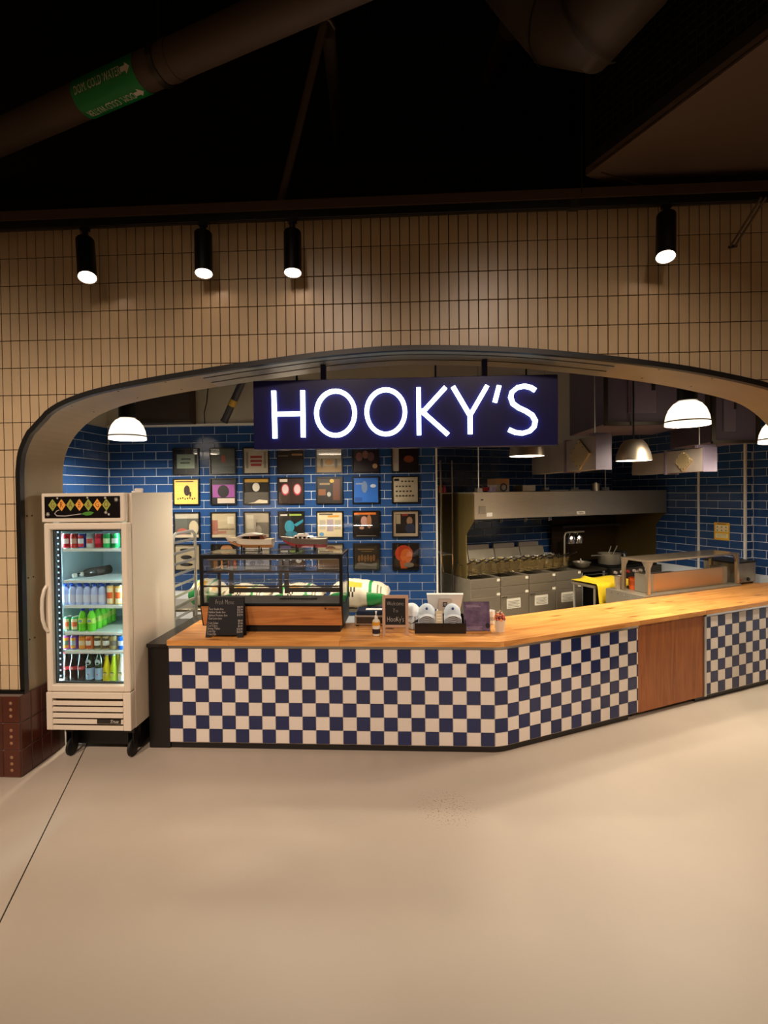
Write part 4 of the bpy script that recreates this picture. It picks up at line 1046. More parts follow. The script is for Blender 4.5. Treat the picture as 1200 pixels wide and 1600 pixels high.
for s_, z, sz, sx_ in (('Welcome', 0.248, 0.047, 0.74), ('To', 0.192, 0.042, 0.95), ("HooKy's", 0.125, 0.058, 0.68)):
    p = Mc @ Vector((0, 0.0028, z)); text('chalk_line', s_, sz, chalk, wcb, p, rot=(R(82), 0, 0), thin=0.0013, sx=sx_, ext=0.0003)

# ---- black box of caps with a tag
bp_ = W(688, 991, 4.09); bw = W(728, 985, 4.09).x - W(648, 985, 4.09).x
cb = thing('cap_box', 'shallow black display box holding two piles of pale blue caps', 'box', (bp_.x, 4.09, ZC_))
mb = MB(); h_ = 0.082
mb.box(-bw / 2, bw / 2, 0, 0.005, 0, h_, M_black_lam); mb.box(-bw / 2, bw / 2, 0.215, 0.22, 0, 0.11, M_black_lam); mb.box(-bw / 2, -bw / 2 + 0.005, 0.005, 0.215, 0, 0.105, M_black_lam); mb.box(bw / 2 - 0.005, bw / 2, 0.005, 0.215, 0, 0.105, M_black_lam); mb.box(-bw / 2 + 0.005, bw / 2 - 0.005, 0.005, 0.215, 0, 0.004, M_black_lam)
mb.build('tray', cb)
def cap_parts(shade):
    mcr, mbr, mun = flat(shade, 0.8), flat('B9BEC2', 0.8), flat('6A5648', 0.8)
    mb = MB(); NR, NS = 5, 16; rings = []
    for i_ in range(NR + 1):
        a = PI / 2 * i_ / NR; r_ = 0.073 * math.cos(a); z = 0.075 * math.sin(a)
        rings.append([mb.bm.verts.new((r_ * 0.94 * math.cos(2 * PI * k / NS), r_ * 0.9 * math.sin(2 * PI * k / NS) + 0.03, z)) for k in range(NS)] if i_ < NR else [mb.bm.verts.new((0, 0.03, z))])
    for i_ in range(NR):
        for k in range(NS):
            k2 = (k + 1) % NS
            if i_ < NR - 1: mb.bm.faces.new((rings[i_][k], rings[i_][k2], rings[i_ + 1][k2], rings[i_ + 1][k]))
            else: mb.bm.faces.new((rings[i_][k], rings[i_][k2], rings[i_ + 1][0]))
    mb.m = [mcr]; crown = mb.mesh('crown', 60)
    mb = MB(); g = []
    for i_ in range(9):
        x = -0.070 + 0.140 * i_ / 8; dz = -0.040 * (x / 0.07) ** 2; yo = -0.035 - 0.042 * math.sqrt(max(0, 1 - (x / 0.075) ** 2)); yi = 0.0 - 0.02 * math.sqrt(max(0, 1 - (x / 0.075) ** 2)) + 0.02
        g.append([mb.bm.verts.new((x, yi, dz + 0.012)), mb.bm.verts.new((x, yo, dz - 0.002)), mb.bm.verts.new((x, yo, dz - 0.006)), mb.bm.verts.new((x, yi, dz + 0.008))])
    mb.m = [mbr, mun]
    for a, b in zip(g[:-1], g[1:]):
        for k in range(4):
            f = mb.bm.faces.new((a[k], b[k], b[(k + 1) % 4], a[(k + 1) % 4])); f.material_index = 0 if k in (0, 1) else 1
    bmesh.ops.recalc_face_normals(mb.bm, faces=mb.bm.faces[:])
    return crown, mb.mesh('brim', 60)
cr_m, br_m = cap_parts('C3D0DA')
crs, brs = [], []
POS5 = ('top', 'second', 'middle', 'fourth', 'bottom')
for side, sx_ in (('left', -0.105), ('right', 0.105)):
    for k in range(5):
        t_ = thing('baseball_cap', 'pale blue cap, %s of the %s pile in the black box' % (POS5[k], side), 'cap', (bp_.x + sx_, 4.09 + 0.085, ZC_ + 0.142 - 0.014 * k), 0, 'caps in the black box')
        link('crown', cr_m, t_); link('brim', br_m, t_)
        if k == 0:
            mb = MB(); mb.prism([(0.011 * math.cos(a * PI / 4), 0.045 + 0.011 * math.sin(a * PI / 4)) for a in range(8)], -0.030, -0.0262, flat('2C4C8C'), 'y'); mb.build('emblem', t_)
mb = MB(); Mt = Matrix.Rotation(R(-16), 4, 'X'); mb.box(-0.030, 0.026, 0, 0.002, 0, 0.13, flat('CFC4A4', 0.7), 0, Mt)
tgc = tag(mb.build('price_card', None, (bp_.x - 0.004, 4.09 + 0.022, ZC_ + 0.045)), 'cream card standing between the two cap piles', 'card')
for k, s_ in enumerate(('Tip', 'Thank', 'You')): pass
for k in range(3):
    mb = MB(); mb.box(-0.02, 0.016, -0.0008, 0.0, 0.05 + 0.022 * k, 0.058 + 0.022 * k, flat('F0EADA'), 0, Mt); mb.build('writing_line', tgc)
# white cap leaning behind the chalkboard, and a wrapped roll
t_ = thing('baseball_cap', 'white cap piled behind the welcome chalkboard', 'cap', (W(647, 950, 4.30).x, 4.28, ZC_ + 0.105), R(40))
cr2, br2 = cap_parts('DADFE0')
o = link('crown', cr2, t_); o.scale = (1.2, 1.2, 1.25); o = link('brim', br2, t_); o.scale = (1.2, 1.2, 1.1)
mb = MB(); mb.box(-0.08, 0.08, -0.07, 0.07, -0.105, -0.045, flat('C9CED0', 0.8), 0.02, None, 2); mb.build('folded_base', t_)
mb = MB(); mb.box(-0.055, 0.055, -0.04, 0.04, 0, 0.09, flat('2A2420'), 0.006)
bxo = tag(mb.build('stationery_box', None, (W(668, 960, 4.42).x, 4.42, ZC_)), 'small dark box with an orange label behind the caps', 'box')
mb = MB(); mb.box(-0.05, 0.05, -0.0415, -0.04, 0.045, 0.085, flat('D08A50')); mb.build('label', bxo)

# ---- register tablet seen from behind
tp = W(695, 985, 4.42)
pos_ = thing('register_tablet', 'white point-of-sale tablet on a stand, seen from behind above the caps', 'tablet', (tp.x, 4.40, ZC_))
zt = W(695, 941, 4.38).z - ZC_
Mt = Matrix.Translation((0, 0.0, zt)) @ Matrix.Rotation(R(28), 4, 'X')
mb = MB(); mb.prism([(-0.135, -0.075), (0.135, -0.075), (0.155, 0.085), (-0.155, 0.085)], -0.008, 0.012, M_white, 'y', Mt); mb.build('tablet', pos_)
mb = MB(); mb.box(-0.05, 0.05, -0.0095, -0.008, 0.035, 0.041, flat('A8A49C'), 0, Mt); mb.build('slot', pos_)
mst = flat('B9A797', 0.4)
mb = MB(); mb.prism([(-0.02, 0.0), (-0.045, zt + 0.03), (-0.02, zt + 0.03), (0.10, 0.02), (0.10, 0.0)], -0.055, 0.055, mst, 'x'); mb.build('stand', pos_)
zz = zt - 0.014; yy = -0.02 - 0.025 * zz / (zt + 0.03) - 0.001
mb = MB(); q = 0.019
for a in ((-q, q, q * 0.55, q), (-q, q, -q, -q * 0.55), (-q, -q * 0.55, -q * 0.55, q * 0.55), (q * 0.55, q, -q * 0.55, q * 0.55), (-q * 0.25, q * 0.25, -q * 0.25, q * 0.25)): mb.box(a[0], a[1], yy - 0.002, yy + 0.002, zz + a[2], zz + a[3], flat('141210'))
mb.build('square_logo', pos_)
# ---- purple poster on a wooden stand
pp = W(746, 988, 4.12)
pst = thing('poster_stand', 'purple printed sheet in a wooden stand between the cap box and the candy pot', 'poster', (pp.x, 4.12, ZC_), R(4))
Mp = Matrix.Rotation(R(-10), 4, 'X')
mb = MB(); mb.box(-0.105, 0.105, 0, 0.006, 0.012, 0.245, flat('4A4048', 0.3), 0, Mp); mb.build('backing', pst)
mb = MB(); mb.box(-0.103, 0.103, -0.0015, -0.0002, 0.016, 0.243, mat('purple_print', '7C6A86', 0.35, noise=(16, 0.5), c2='4C3C5C'), 0, Mp); sh_ = mb.build('printed_sheet', pst)
mb = MB(); mb.prism([(0.084 + 0.017 * math.cos(a * PI / 6), 0.055 + 0.022 * math.sin(a * PI / 6)) for a in range(12)], -0.0028, -0.0014, flat('1A1420'), 'y', Mp); mb.build('dark_print', sh_)
mb = MB()
for k in range(6): mb.box(-0.085, 0.02 + 0.012 * (k % 3), -0.0022, -0.0014, 0.215 - 0.012 * k if k < 2 else 0.06 - 0.008 * k, 0.218 - 0.012 * k if k < 2 else 0.062 - 0.008 * k, flat('B8A8BC'), 0, Mp)
mb.build('print_line', sh_)
mb = MB(); mb.box(-0.11, 0.11, -0.014, 0.05, 0, 0.012, flat('C08A4C', 0.5), 0.001); mb.build('stand_base', pst)
# ---- pot of wrapped candies
pc = W(781, 987, 4.16)
pot = thing('candy_pot', 'small white paper pot full of candies near the counter bend', 'pot', (pc.x, 4.16, ZC_))
MB().lathe([(0, 0.0), (0.036, 0.0), (0.046, 0.10), (0.0445, 0.10), (0.035, 0.006), (0, 0.006)], flat('DDD0BA', 0.6), 20).build('paper_cup', pot)
cm = [MB().lathe([(0, -0.0145), (0.0105, -0.010), (0.0148, 0), (0.0105, 0.010), (0, 0.0145)], m_, 10).mesh('candy') for m_ in (flat('B04030', 0.3), flat('D8742C', 0.3), flat('7A2C24', 0.3))]
wrm = MB().lathe([(0.0, 0.0), (0.007, 0.010), (0.0, 0.007)], flat('E8D4B8', 0.4), 6).mesh('wrapper')
kk = 0
for (zc, rad, n) in ((0.100, 0.034, 8), (0.118, 0.030, 7), (0.134, 0.020, 5), (0.148, 0.004, 1)):
    for k in range(n):
        a = 2 * PI * k / n + zc * 40
        t_ = thing('candy', 'red or orange wrapped candy heaped in the paper pot', 'candy', (pc.x + rad * math.cos(a), 4.16 + rad * math.sin(a), ZC_ + zc), a, 'candies in the paper pot')
        link('sweet', cm[kk % 3], t_); link('wrapper', wrm, t_, (0, 0, 0.012)); kk += 1
MB().lathe([(0, 0), (0.030, 0), (0.038, 0.10), (0.036, 0.10), (0.028, 0.004), (0, 0.004)], M_white, 16)
cu = MB().lathe([(0, 0), (0.034, 0), (0.040, 0.115), (0.038, 0.115), (0.032, 0.004), (0, 0.004)], M_white, 18).build('paper_cup', None, (W(766, 960, 4.40).x, 4.40, ZC_)); tag(cu, 'white paper cup half hidden behind the purple poster', 'cup')
MB().lathe([(0.0375, 0.035), (0.0385, 0.035), (0.0395, 0.065), (0.0385, 0.065)], flat('B8B4A8'), 18).build('band', cu)

# ================================================================== FRAMED ALBUM COVERS (plain stand-in designs)
COLX = (-2.790, -2.322, -1.904, -1.474, -0.996, -0.549, -0.067); ROWZ = (2.398, 2.022, 1.604, 1.205)
A_ = [
 # row 1
 [('0E0F0D', [('r', .12, .22, .86, .80, '8FA08C'), ('r', .30, .58, .70, .63, '1A1A1A'), ('r', .26, .42, .66, .47, '1A1A1A')], 'black with a pale green panel'),
  ('5E645C', [('r', .0, .0, 1, .3, '4A4E48'), ('r', .44, .45, .60, .74, 'A8503C')], 'grey with a small red block'),
  ('BFB6A4', [('r', .26, .60, .74, .70, '9C2428'), ('r', .26, .44, .74, .54, '9C2428'), ('r', .28, .28, .72, .38, '9C2428'), ('r', .08, .2, .18, .85, '8C8474'), ('r', .82, .2, .92, .85, '8C8474')], 'beige with three red bars'),
  ('0E0B09', [('r', .55, .68, 1, .76, 'A0724C'), ('r', .0, .66, .40, .69, '8C8478')], 'black with a thin tan stripe'),
  ('B8AC8C', [('r', 0, .55, 1, 1, 'D8D4C4'), ('r', 0, 0, 1, .25, 'A07C3C'), ('e', .2, .35, .06, .2, '6C5C40'), ('e', .78, .33, .06, .2, '6C6450'), ('e', .5, .4, .18, .12, 'B8863C')], 'sand and pale grey'),
  ('2A1A1C', [('e', .25, .6, .14, .18, '8C5C54'), ('e', .5, .68, .12, .16, 'A0705C'), ('e', .72, .6, .14, .18, '74504C'), ('e', .88, .22, .1, .1, 'C8A070')], 'dark maroon with dusky blobs'),
  ('1C1210', [('r', 0, 0, .25, 1, 'CFC8C0'), ('r', .25, .92, 1, 1, 'C8C0B8'), ('e', .65, .48, .2, .14, '9C5028')], 'dark with a white left strip')],
 # row 2
 [('E3C265', [('e', .52, .55, .13, .22, '2A1C14'), ('r', .62, .30, .70, .50, '2A1C14')] + [('r', .12 + .1 * k, .18 + .02 * (k % 3), .17 + .1 * k, .24 + .02 * (k % 3), '2A1C14') for k in range(8)] + [('r', .05, .90, .80, .94, '5C4420')], 'yellow with a dark figure shape'),
  ('141018', [('r', .05, .26, .97, .78, '944896'), ('e', .5, .50, .24, .26, '120C10'), ('r', .25, .02, .97, .22, 'C9BCB0')], 'purple with a black disc'),
  ('191713', [('r', 0, .86, 1, 1, 'B08834'), ('e', .48, .66, .15, .18, 'CFC8BC'), ('p', [(.1, .0), (.95, .0), (.95, .12), (.6, .16), (.4, .05)], 'CFC4AC')], 'black with a gold top band'),
  ('2A1610', [('r', .04, .86, .36, .98, 'CFC4B4'), ('e', .27, .55, .17, .24, 'B03040'), ('e', .27, .56, .13, .19, 'C4B4B8'), ('e', .76, .55, .17, .24, 'B03040'), ('e', .76, .56, .13, .19, 'C4B4B8')], 'dark brown with two pale red-edged ovals'),
  ('201A16', [('r', .05, .3, .35, .55, '7C4C2C'), ('r', .64, .1, .92, .95, '5C3424'), ('e', .6, .88, .09, .08, 'C8A838'), ('r', .1, .72, .52, .80, '8C7450'), ('e', .48, .34, .08, .1, 'A0A098')], 'dark with amber patches'),
  ('1C62B8', [('e', .45, .62, .12, .24, '6C84A4'), ('r', .10, .72, .36, .78, '8C98A8'), ('e', .80, .66, .12, .07, 'C0CCD8'), ('r', .05, .05, .35, .2, '184A94')], 'bright blue with pale shapes'),
  ('D2C6AC', [('r', .06, .84, .26, .94, '0E0C0A')] + [('r', .34 + .14 * k, .80, .42 + .14 * k, .86, '3A342C') for k in range(4)] + [('r', .12 + .13 * k, .60, .20 + .13 * k, .66, '3A342C') for k in range(5)] + [('r', .12 + .14 * k, .40, .20 + .14 * k, .46, '3A342C') for k in range(5)] + [('r', .12 + .13 * k, .22, .20 + .13 * k, .28, '3A342C') for k in range(6)], 'cream with rows of dark scribbles')],
 # row 3
 [('5C6058', [('r', 0, .78, 1, 1, 'B8B4A4'), ('e', .3, .25, .22, .14, 'B05C4C'), ('e', .78, .4, .2, .3, 'C8BCA0'), ('r', 0, 0, 1, .12, 'D0C4B0')], 'grey with pink and cream patches'),
  ('BFB294', [('r', 0, 0, 1, .10, 'E0D4BC'), ('r', .0, .12, .25, .7, 'A06858'), ('r', .25, .3, .95, .36, '8C7C64'), ('r', .65, .55, .92, .85, 'DCD4BC'), ('r', .06, .14, .6, .26, 'B48070')], 'beige and dusty pink'),
  ('A89C88', [('r', .05, .35, .36, .9, 'C8C0AC'), ('r', .45, .12, .98, .6, '5C5448'), ('e', .55, .28, .14, .2, '8C8474')], 'faded sepia'),
  ('12100E', [('e', .42, .42, .2, .26, '2C8CA4'), ('p', [(.6, .5), (.98, .72), (.98, .6), (.7, .42)], '2C8CA4'), ('e', .5, .12, .26, .12, '246C84'), ('r', .05, .86, .34, .92, 'D0CCC4'), ('r', .42, .86, .92, .93, '9CB450')], 'black with teal shapes'),
  ('D6C8A6', [('r', .08, .3, .32, .68, 'B4AC9C'), ('r', .38, .22, .64, .70, 'A89CA4'), ('r', .70, .3, .94, .68, 'B4AC98'), ('r', .06, .88, .62, .94, '4A4034'), ('r', .42, .78, .88, .86, 'D09430'), ('e', .16, .10, .1, .08, '6C9CC0')], 'cream with three grey panels'),
  ('17110D', [('r', .02, .88, .90, .97, 'D07028'), ('e', .42, .62, .14, .2, 'B88C80'), ('e', .62, .6, .1, .28, 'A07050'), ('e', .32, .35, .1, .06, 'B89078'), ('r', .1, .02, .9, .05, '9C9084')], 'black with an orange title bar'),
  ('D8C6AC', [('r', .10, .12, .90, .90, '2A2420'), ('r', .12, .5, .3, .88, 'C8B89C'), ('e', .66, .62, .12, .16, 'B89478'), ('e', .68, .32, .2, .2, '34405C'), ('r', .35, .82, .6, .90, 'B04838')], 'cream-bordered with a dark centre')],
 # row 4
 [('CFC2A2', [('e', .4, .80, .22, .07, '1E1812'), ('e', .45, .5, .24, .09, '1E1812'), ('e', .45, .2, .28, .07, '1E1812')], 'cream with three black blots'),
  ('17130F', [('e', .6, .8, .26, .22, 'C8905C'), ('r', .06, .04, .42, .36, 'D09048'), ('r', .66, .05, .98, .36, 'C8583C')], 'black with orange blocks'),
  ('8C94A8', [('r', 0, .55, 1, 1, 'B4B4B8'), ('e', .3, .25, .12, .1, '5C6478'), ('e', .62, .28, .14, .1, '646C80')], 'pale blue-grey'),
  ('1A1618', [('r', .05, .55, .45, .95, '4C4074'), ('e', .78, .38, .13, .13, 'C8C8C8')], 'black with a white disc'),
  ('B8A88C', [('e', .52, .72, .26, .22, '6C4430'), ('r', .05, .05, .95, .5, '7C6048')], 'tan with a brown round shape'),
  ('33260F', [('r', .15, .78, .8, .82, '8C6C30'), ('r', .28, .70, .72, .73, '7C6028')] + [('e', .2 + .12 * k, .42 + .03 * (k % 2), .05, .14, '8C6434') for k in range(6)], 'dark brown and gold'),
  ('150E0C', [('e', .42, .62, .36, .34, 'D2441C'), ('e', .52, .52, .24, .30, 'E87C34'), ('p', [(.3, .02), (.55, .02), (.5, .35), (.25, .3)], 'D8642C'), ('e', .62, .16, .2, .1, '8C8478')], 'black with a blazing orange shape')],
]
frm = MB()
for a in ((-.166, -.152, -.166, .166), (.152, .166, -.166, .166), (-.152, .152, .152, .166), (-.152, .152, -.166, -.152)): frm.box(a[0], a[1], -0.024, 0.0, a[2], a[3], mat('album_frame', '0C0A09', 0.3))
frm = frm.mesh('frame')
gl = MB().box(-0.152, 0.152, -0.019, -0.0175, -0.152, 0.152, glass('album_glazing', 'FFFFFF', 0.025)).mesh('glazing')
ROWN = ('top', 'second', 'third', 'lowest'); COLN = ('first', 'second', 'third', 'fourth', 'fifth', 'sixth', 'last')
for r_ in range(4):
    for c_ in range(7):
        bgc, shp, nm = A_[r_][c_]
        t_ = thing('framed_album_cover', 'framed cover, %s, %s in the %s row of albums' % (nm, COLN[c_], ROWN[r_]), 'picture', (COLX[c_], YB - 0.0005, ROWZ[r_]), 0, 'framed album covers')
        link('frame', frm, t_)
        mb = MB(); mb.box(-0.152, 0.152, -0.008, -0.001, -0.152, 0.152, flat(bgc, 0.4))
        for k, s_ in enumerate(shp):
            dd = -0.0084 - 0.0004 * k; f = lambda a, b: (-0.152 + 0.304 * a, -0.152 + 0.304 * b)
            if s_[0] == 'r': pl = [f(s_[1], s_[2]), f(s_[3], s_[2]), f(s_[3], s_[4]), f(s_[1], s_[4])]; cc = s_[5]
            elif s_[0] == 'e': pl = [f(s_[1] + s_[3] * math.cos(a * PI / 7), s_[2] + s_[4] * math.sin(a * PI / 7)) for a in range(14)]; cc = s_[5]
            else: pl = [f(a, b) for a, b in s_[1]]; cc = s_[2]
            pl = [(max(-0.152, min(0.152, a)), max(-0.152, min(0.152, b))) for a, b in pl]
            mb.poly([(a, dd, b) for a, b in pl], flat(cc, 0.4))
        mb.build('cover_print', t_)
        link('glazing', gl, t_)

# ================================================================== KITCHEN (turned frame: local x = along the run, local y = towards the wall)
def kthing(name, label, cat, s, t, z=0.0, group=None, extra=0.0): return thing(name, label, cat, KP(s, t, z), PHI + extra, group)
# ---- fryers
FS0, FW, FT0 = 1.078, 0.434, 2.0
M_tag = flat('D8D2C0', 0.5)
def fryer_mesh_parts():
    d = {}
    mb = MB(); mb.box(0.003, FW - 0.003, 0.012, 0.78, 0.10, 0.86, M_steel2); mb.box(0.003, FW - 0.003, 0.012, 0.05, 0.86, 0.925, M_steel2); mb.box(0.003, 0.03, 0.05, 0.70, 0.86, 0.925, M_steel2); mb.box(FW - 0.03, FW - 0.003, 0.05, 0.70, 0.86, 0.925, M_steel2); mb.box(0.003, FW - 0.003, 0.70, 0.78, 0.86, 0.925, M_steel2); d['cabinet'] = mb.mesh('cabinet')
    mb = MB(); mb.box(0.03, FW - 0.03, 0.05, 0.70, 0.8605, 0.875, flat('17100A', 0.15)); d['oil_well'] = mb.mesh('oil_well')
    mb = MB(); mb.box(0.006, FW - 0.006, -0.004, 0.012, 0.815, 0.925, M_steel, 0.003); d['control_panel'] = mb.mesh('control_panel')
    mb = MB(); mb.box(0.006, FW - 0.006, -0.006, 0.012, 0.705, 0.809, M_steel, 0.003); d['drawer_front'] = mb.mesh('drawer_front')
    mb = MB(); mb.box(0.006, FW - 0.006, -0.004, 0.012, 0.12, 0.699, M_steel, 0.003); d['door'] = mb.mesh('door')
    mb = MB(); mb.prism([(0.66, 0.925), (0.78, 0.925), (0.78, 1.19), (0.74, 1.19)], 0.006, FW - 0.006, M_steel2, 'x'); d['flue_riser'] = mb.mesh('flue_riser')
    mb = MB(); mb.box(0.03, FW - 0.05, 0.785, 0.83, 1.16, 1.25, M_galv); d['flue_cap'] = mb.mesh('flue_cap')
    mb = MB(); mb.box(0.09, 0.30, -0.0065, -0.0045, 0.53, 0.655, flat('C9C4B4', 0.6)); d['notice_plate'] = mb.mesh('notice_plate')
    mb = MB(); mb.box(FW - 0.055, FW - 0.012, -0.0075, -0.0045, 0.885, 0.915, M_tag); mb.box(FW - 0.06, FW - 0.012, -0.0095, -0.0065, 0.712, 0.740, M_tag); d['tag_plate'] = mb.mesh('tag_plate')
    mb = MB(); mb.box(0.01, 0.09, -0.022, -0.006, 0.672, 0.690, M_chrome, 0.003); d['handle'] = mb.mesh('handle')
    return d
fparts = fryer_mesh_parts()
pl_lines = MB()
for k in range(5): pl_lines.box(0.11, 0.28 - 0.02 * (k % 2), -0.0071, -0.0066, 0.545 + 0.018 * k, 0.551 + 0.018 * k, flat('5A564C'))
pl_lines = pl_lines.mesh('print_line')
leg_m = MB().cyl((0, 0, 0), (0, 0, 0.10), 0.022, 0.018, M_steel2, 8).mesh('leg')
for k in range(4):
    t_ = kthing('deep_fryer', 'stainless deep fryer, %s of four from the hood\'s left end' % ORD[k], 'fryer', FS0 + FW * k, FT0, 0, 'row of deep fryers')
    for nm, me in fparts.items():
        if nm == 'notice_plate' and k == 0: continue
        if nm == 'handle' and k in (0, 3): continue
        o = link(nm, me, t_)
        if nm == 'notice_plate': link('print_line', pl_lines, o)
    for x in (0.05, FW - 0.05):
        for y in (0.06, 0.72): link('leg', leg_m, t_, (x, y, 0))
# baskets hanging over the wells
mb = MB(); 
def basket_mesh():
    mb = MB(); w0, w1, d0, d1, h = 0.052, 0.064, 0.12, 0.14, 0.15
    bt = [(-w0, -d0, 0), (w0, -d0, 0), (w0, d0, 0), (-w0, d0, 0)]; tp = [(-w1, -d1, h), (w1, -d1, h), (w1, d1, h), (-w1, d1, h)]
    mb.tube(tp, 0.004, M_chrome, 5, loop=True); mb.tube(bt, 0.003, M_chrome, 5, loop=True)
    for i in range(4):
        a, b, c, d = Vector(bt[i]), Vector(bt[(i + 1) % 4]), Vector(tp[(i + 1) % 4]), Vector(tp[i])
        for q in range(0, 7):
            f = q / 6; mb.cyl(a.lerp(b, f), d.lerp(c, f), 0.0016, 0.0016, M_bask, 4)
        for q in range(1, 8):
            f = q / 8; mb.cyl(a.lerp(d, f), b.lerp(c, f), 0.0016, 0.0016, M_bask, 4)
    for q in range(1, 6):
        f = q / 6; mb.cyl(Vector(bt[0]).lerp(Vector(bt[1]), f), Vector(bt[3]).lerp(Vector(bt[2]), f), 0.0016, 0.0016, M_bask, 4)
    return mb.mesh('basket_body')
M_bask = mat('basket_wire', 'C6B07A', 0.3, metal=0.9)
bm_b = basket_mesh()
bm_h = MB().tube([(0, -0.14, 0.145), (0, -0.18, 0.17), (0, -0.34, 0.235)], 0.007, flat('2A241C', 0.5), 6).mesh('handle')
bm_k = MB().box(-0.05, 0.05, 0.14, 0.148, 0.10, 0.17, M_chrome).mesh('hanger')
for k in range(12):
    s_ = FS0 + FW * (k // 3) + 0.075 + 0.142 * (k % 3)
    t_ = kthing('fry_basket', 'wire fry basket, %s over the %s fryer' % (('left', 'middle', 'right')[k % 3], ORD[k // 3]), 'basket', s_, 2.34, 0.93 + 0.004 * (k % 3), 'fry baskets', R(random.uniform(-2, 2)))
    link('basket_body', bm_b, t_); link('handle', bm_h, t_); link('hanger', bm_k, t_)
# ---- exhaust hood
HS0, HS1, HT, HZ0, HZ1 = 1.10, 4.385, 1.95, 1.655, 1.98
hood = kthing('exhaust_hood', 'long stainless exhaust hood over the fryers and range', 'hood', 0, 0)
mb = MB(); mb.box(HS0, HS1, HT, HT + 0.02, HZ0, HZ1, M_steel, 0.002); fp = mb.build('front_panel', hood)
mb = MB(); mb.box(HS0, HS1, HT + 0.02, 2.94, HZ1 - 0.02, HZ1, M_steel2); mb.build('roof_panel', hood)
tq, zq = KS(728, 835, HS0)
for k, s_ in enumerate((HS0, HS1 - 0.012)):
    mb = MB(); mb.prism([(HT + 0.0, HZ1 - 0.02), (HT, HZ0), (tq, zq), (tq, 0.93), (2.92, 0.93), (2.92, HZ1 - 0.02)] if k == 0 else [(HT + 0.021, HZ1 - 0.021), (HT + 0.021, HZ0), (tq, zq), (tq, 0.94), (2.92, 0.94), (2.92, HZ1 - 0.021)], s_, s_ + 0.012, mat('hood_side_steel', '8A7848', 0.4, metal=0.8), 'x'); mb.build('end_panel', hood)
mb = MB(); mb.box(HS0 + 0.013, HS1 - 0.013, HT + 0.03, 2.1, HZ0, HZ0 + 0.006, M_steel2); mb.build('lip', hood)
for k in range(7):
    s_ = HS0 + 0.05 + k * 0.46
    mb = MB(); mb.prism([(2.12, 1.70), (2.14, 1.685), (2.85, 1.93), (2.84, 1.95)], s_, s_ + 0.44, M_steeld, 'x'); mb.build('filter', hood)
for px in (742, 782, 820, 858):
    s_ = K(px, 815, 2.05)[0]
    mb = MB(); mb.cyl((s_, 2.05, HZ0), (s_, 2.05, HZ0 - 0.06), 0.012, 0.012, M_chrome, 8); mb.cyl((s_ + 0.03, 2.05, HZ0), (s_ + 0.03, 2.05, HZ0 - 0.05), 0.008, 0.008, M_chrome, 8); mb.build('nozzle', hood)
def on_hood(px0, py0, px1, py1, m, name, d=0.004):
    a = K(px0, py0, HT); b = K(px1, py1, HT); mb = MB(); mb.box(a[0], b[0], HT - d, HT - 0.0005, b[1], a[1], m, 0.0008); return mb.build(name, hood)
on_hood(748, 791, 758, 802, M_steel2, 'switch_plate', 0.012); on_hood(760, 801, 769, 807, M_white, 'sticker'); on_hood(751, 780, 755, 782, M_black, 'small_plate')
o = on_hood(901, 799, 914, 803, M_white, 'name_plate')
a = K(907.5, 801, HT); text('lettering', 'Halton', 0.038, flat('1A1A1A'), hood, (a[0], HT - 0.0045, a[1]), sx=0.85)
for px, tt in ((748, 2.15), (852, 2.3), (898, 2.5), (946, 2.15), (1030, 2.2)):
    s_ = K(px, 765, tt)[0]
    mb = MB(); mb.cyl((s_, tt, HZ1), (s_, tt, 4.3), 0.009, 0.009, M_alu, 6); mb.box(s_ - 0.04, s_ + 0.04, tt - 0.03, tt + 0.03, HZ1, HZ1 + 0.05, M_alu); mb.build('hanger_rod', hood)
# ---- things stored on top of the hood
def hbox(name, label, cat, px0, px1, pyt, tt, m, zb=HZ1, dp=0.2, bev=0.004):
    s0, s1 = K(px0, 762, tt)[0], K(px1, 762, tt)[0]; zt_ = K((px0 + px1) / 2, pyt, tt)[1]
    mb = MB(); mb.box(-(s1 - s0) / 2, (s1 - s0) / 2, -dp / 2, dp / 2, 0, zt_ - zb, m, bev)
    return tag(mb.build(name, None, KP((s0 + s1) / 2, tt + dp / 2, zb + 0.0005), PHI), label, cat), zt_
a, z1 = hbox('carton', 'white carton on top of the hood under the cardboard box', 'box', 776, 796, 757.5, 2.08, flat('C9C0B4', 0.7))
a, _ = hbox('cardboard_box', 'brown cardboard box stacked on the white carton on the hood', 'box', 776, 796, 748, 2.08, flat('A88458', 0.8), z1 + 0.001)
hbox('steel_pan', 'square steel pan on top of the hood', 'pan', 817, 837, 758, 2.06, M_steel)
hbox('lilac_bottle_box', 'small lilac box on top of the hood beside the white carton', 'box', 769, 775.5, 761, 2.02, flat('B8A4C4', 0.5), dp=0.1)
mb = MB()
cpts = [(0.05 * math.cos(t * 1.1) * (1 + 0.2 * math.sin(t)), 0.04 * math.sin(t * 1.1), 0.012 + 0.045 * (t / 12)) for t in range(13)]
mb.tube(cpts, 0.011, flat('A02820', 0.5), 6); tag(mb.build('red_cord', None, KP(K(760, 765, 2.12)[0], 2.12, HZ1 + 0.0005), PHI), 'coiled red cord on top of the hood near its left end', 'cord')
mb = MB(); mb.tube([(0.045 * math.cos(t * PI / 6), 0, 0.055 + 0.045 * math.sin(t * PI / 6)) for t in range(12)], 0.008, M_black, 6, loop=True); tag(mb.build('black_hose', None, KP(K(787, 762, 2.02)[0], 2.02, HZ1 + 0.0015), PHI), 'loop of black hose standing in front of the white carton', 'hose')
MB().lathe([(0, 0), (0.045, 0), (0.045, 0.09), (0.05, 0.095), (0.05, 0.10), (0, 0.10)], M_steel, 16)
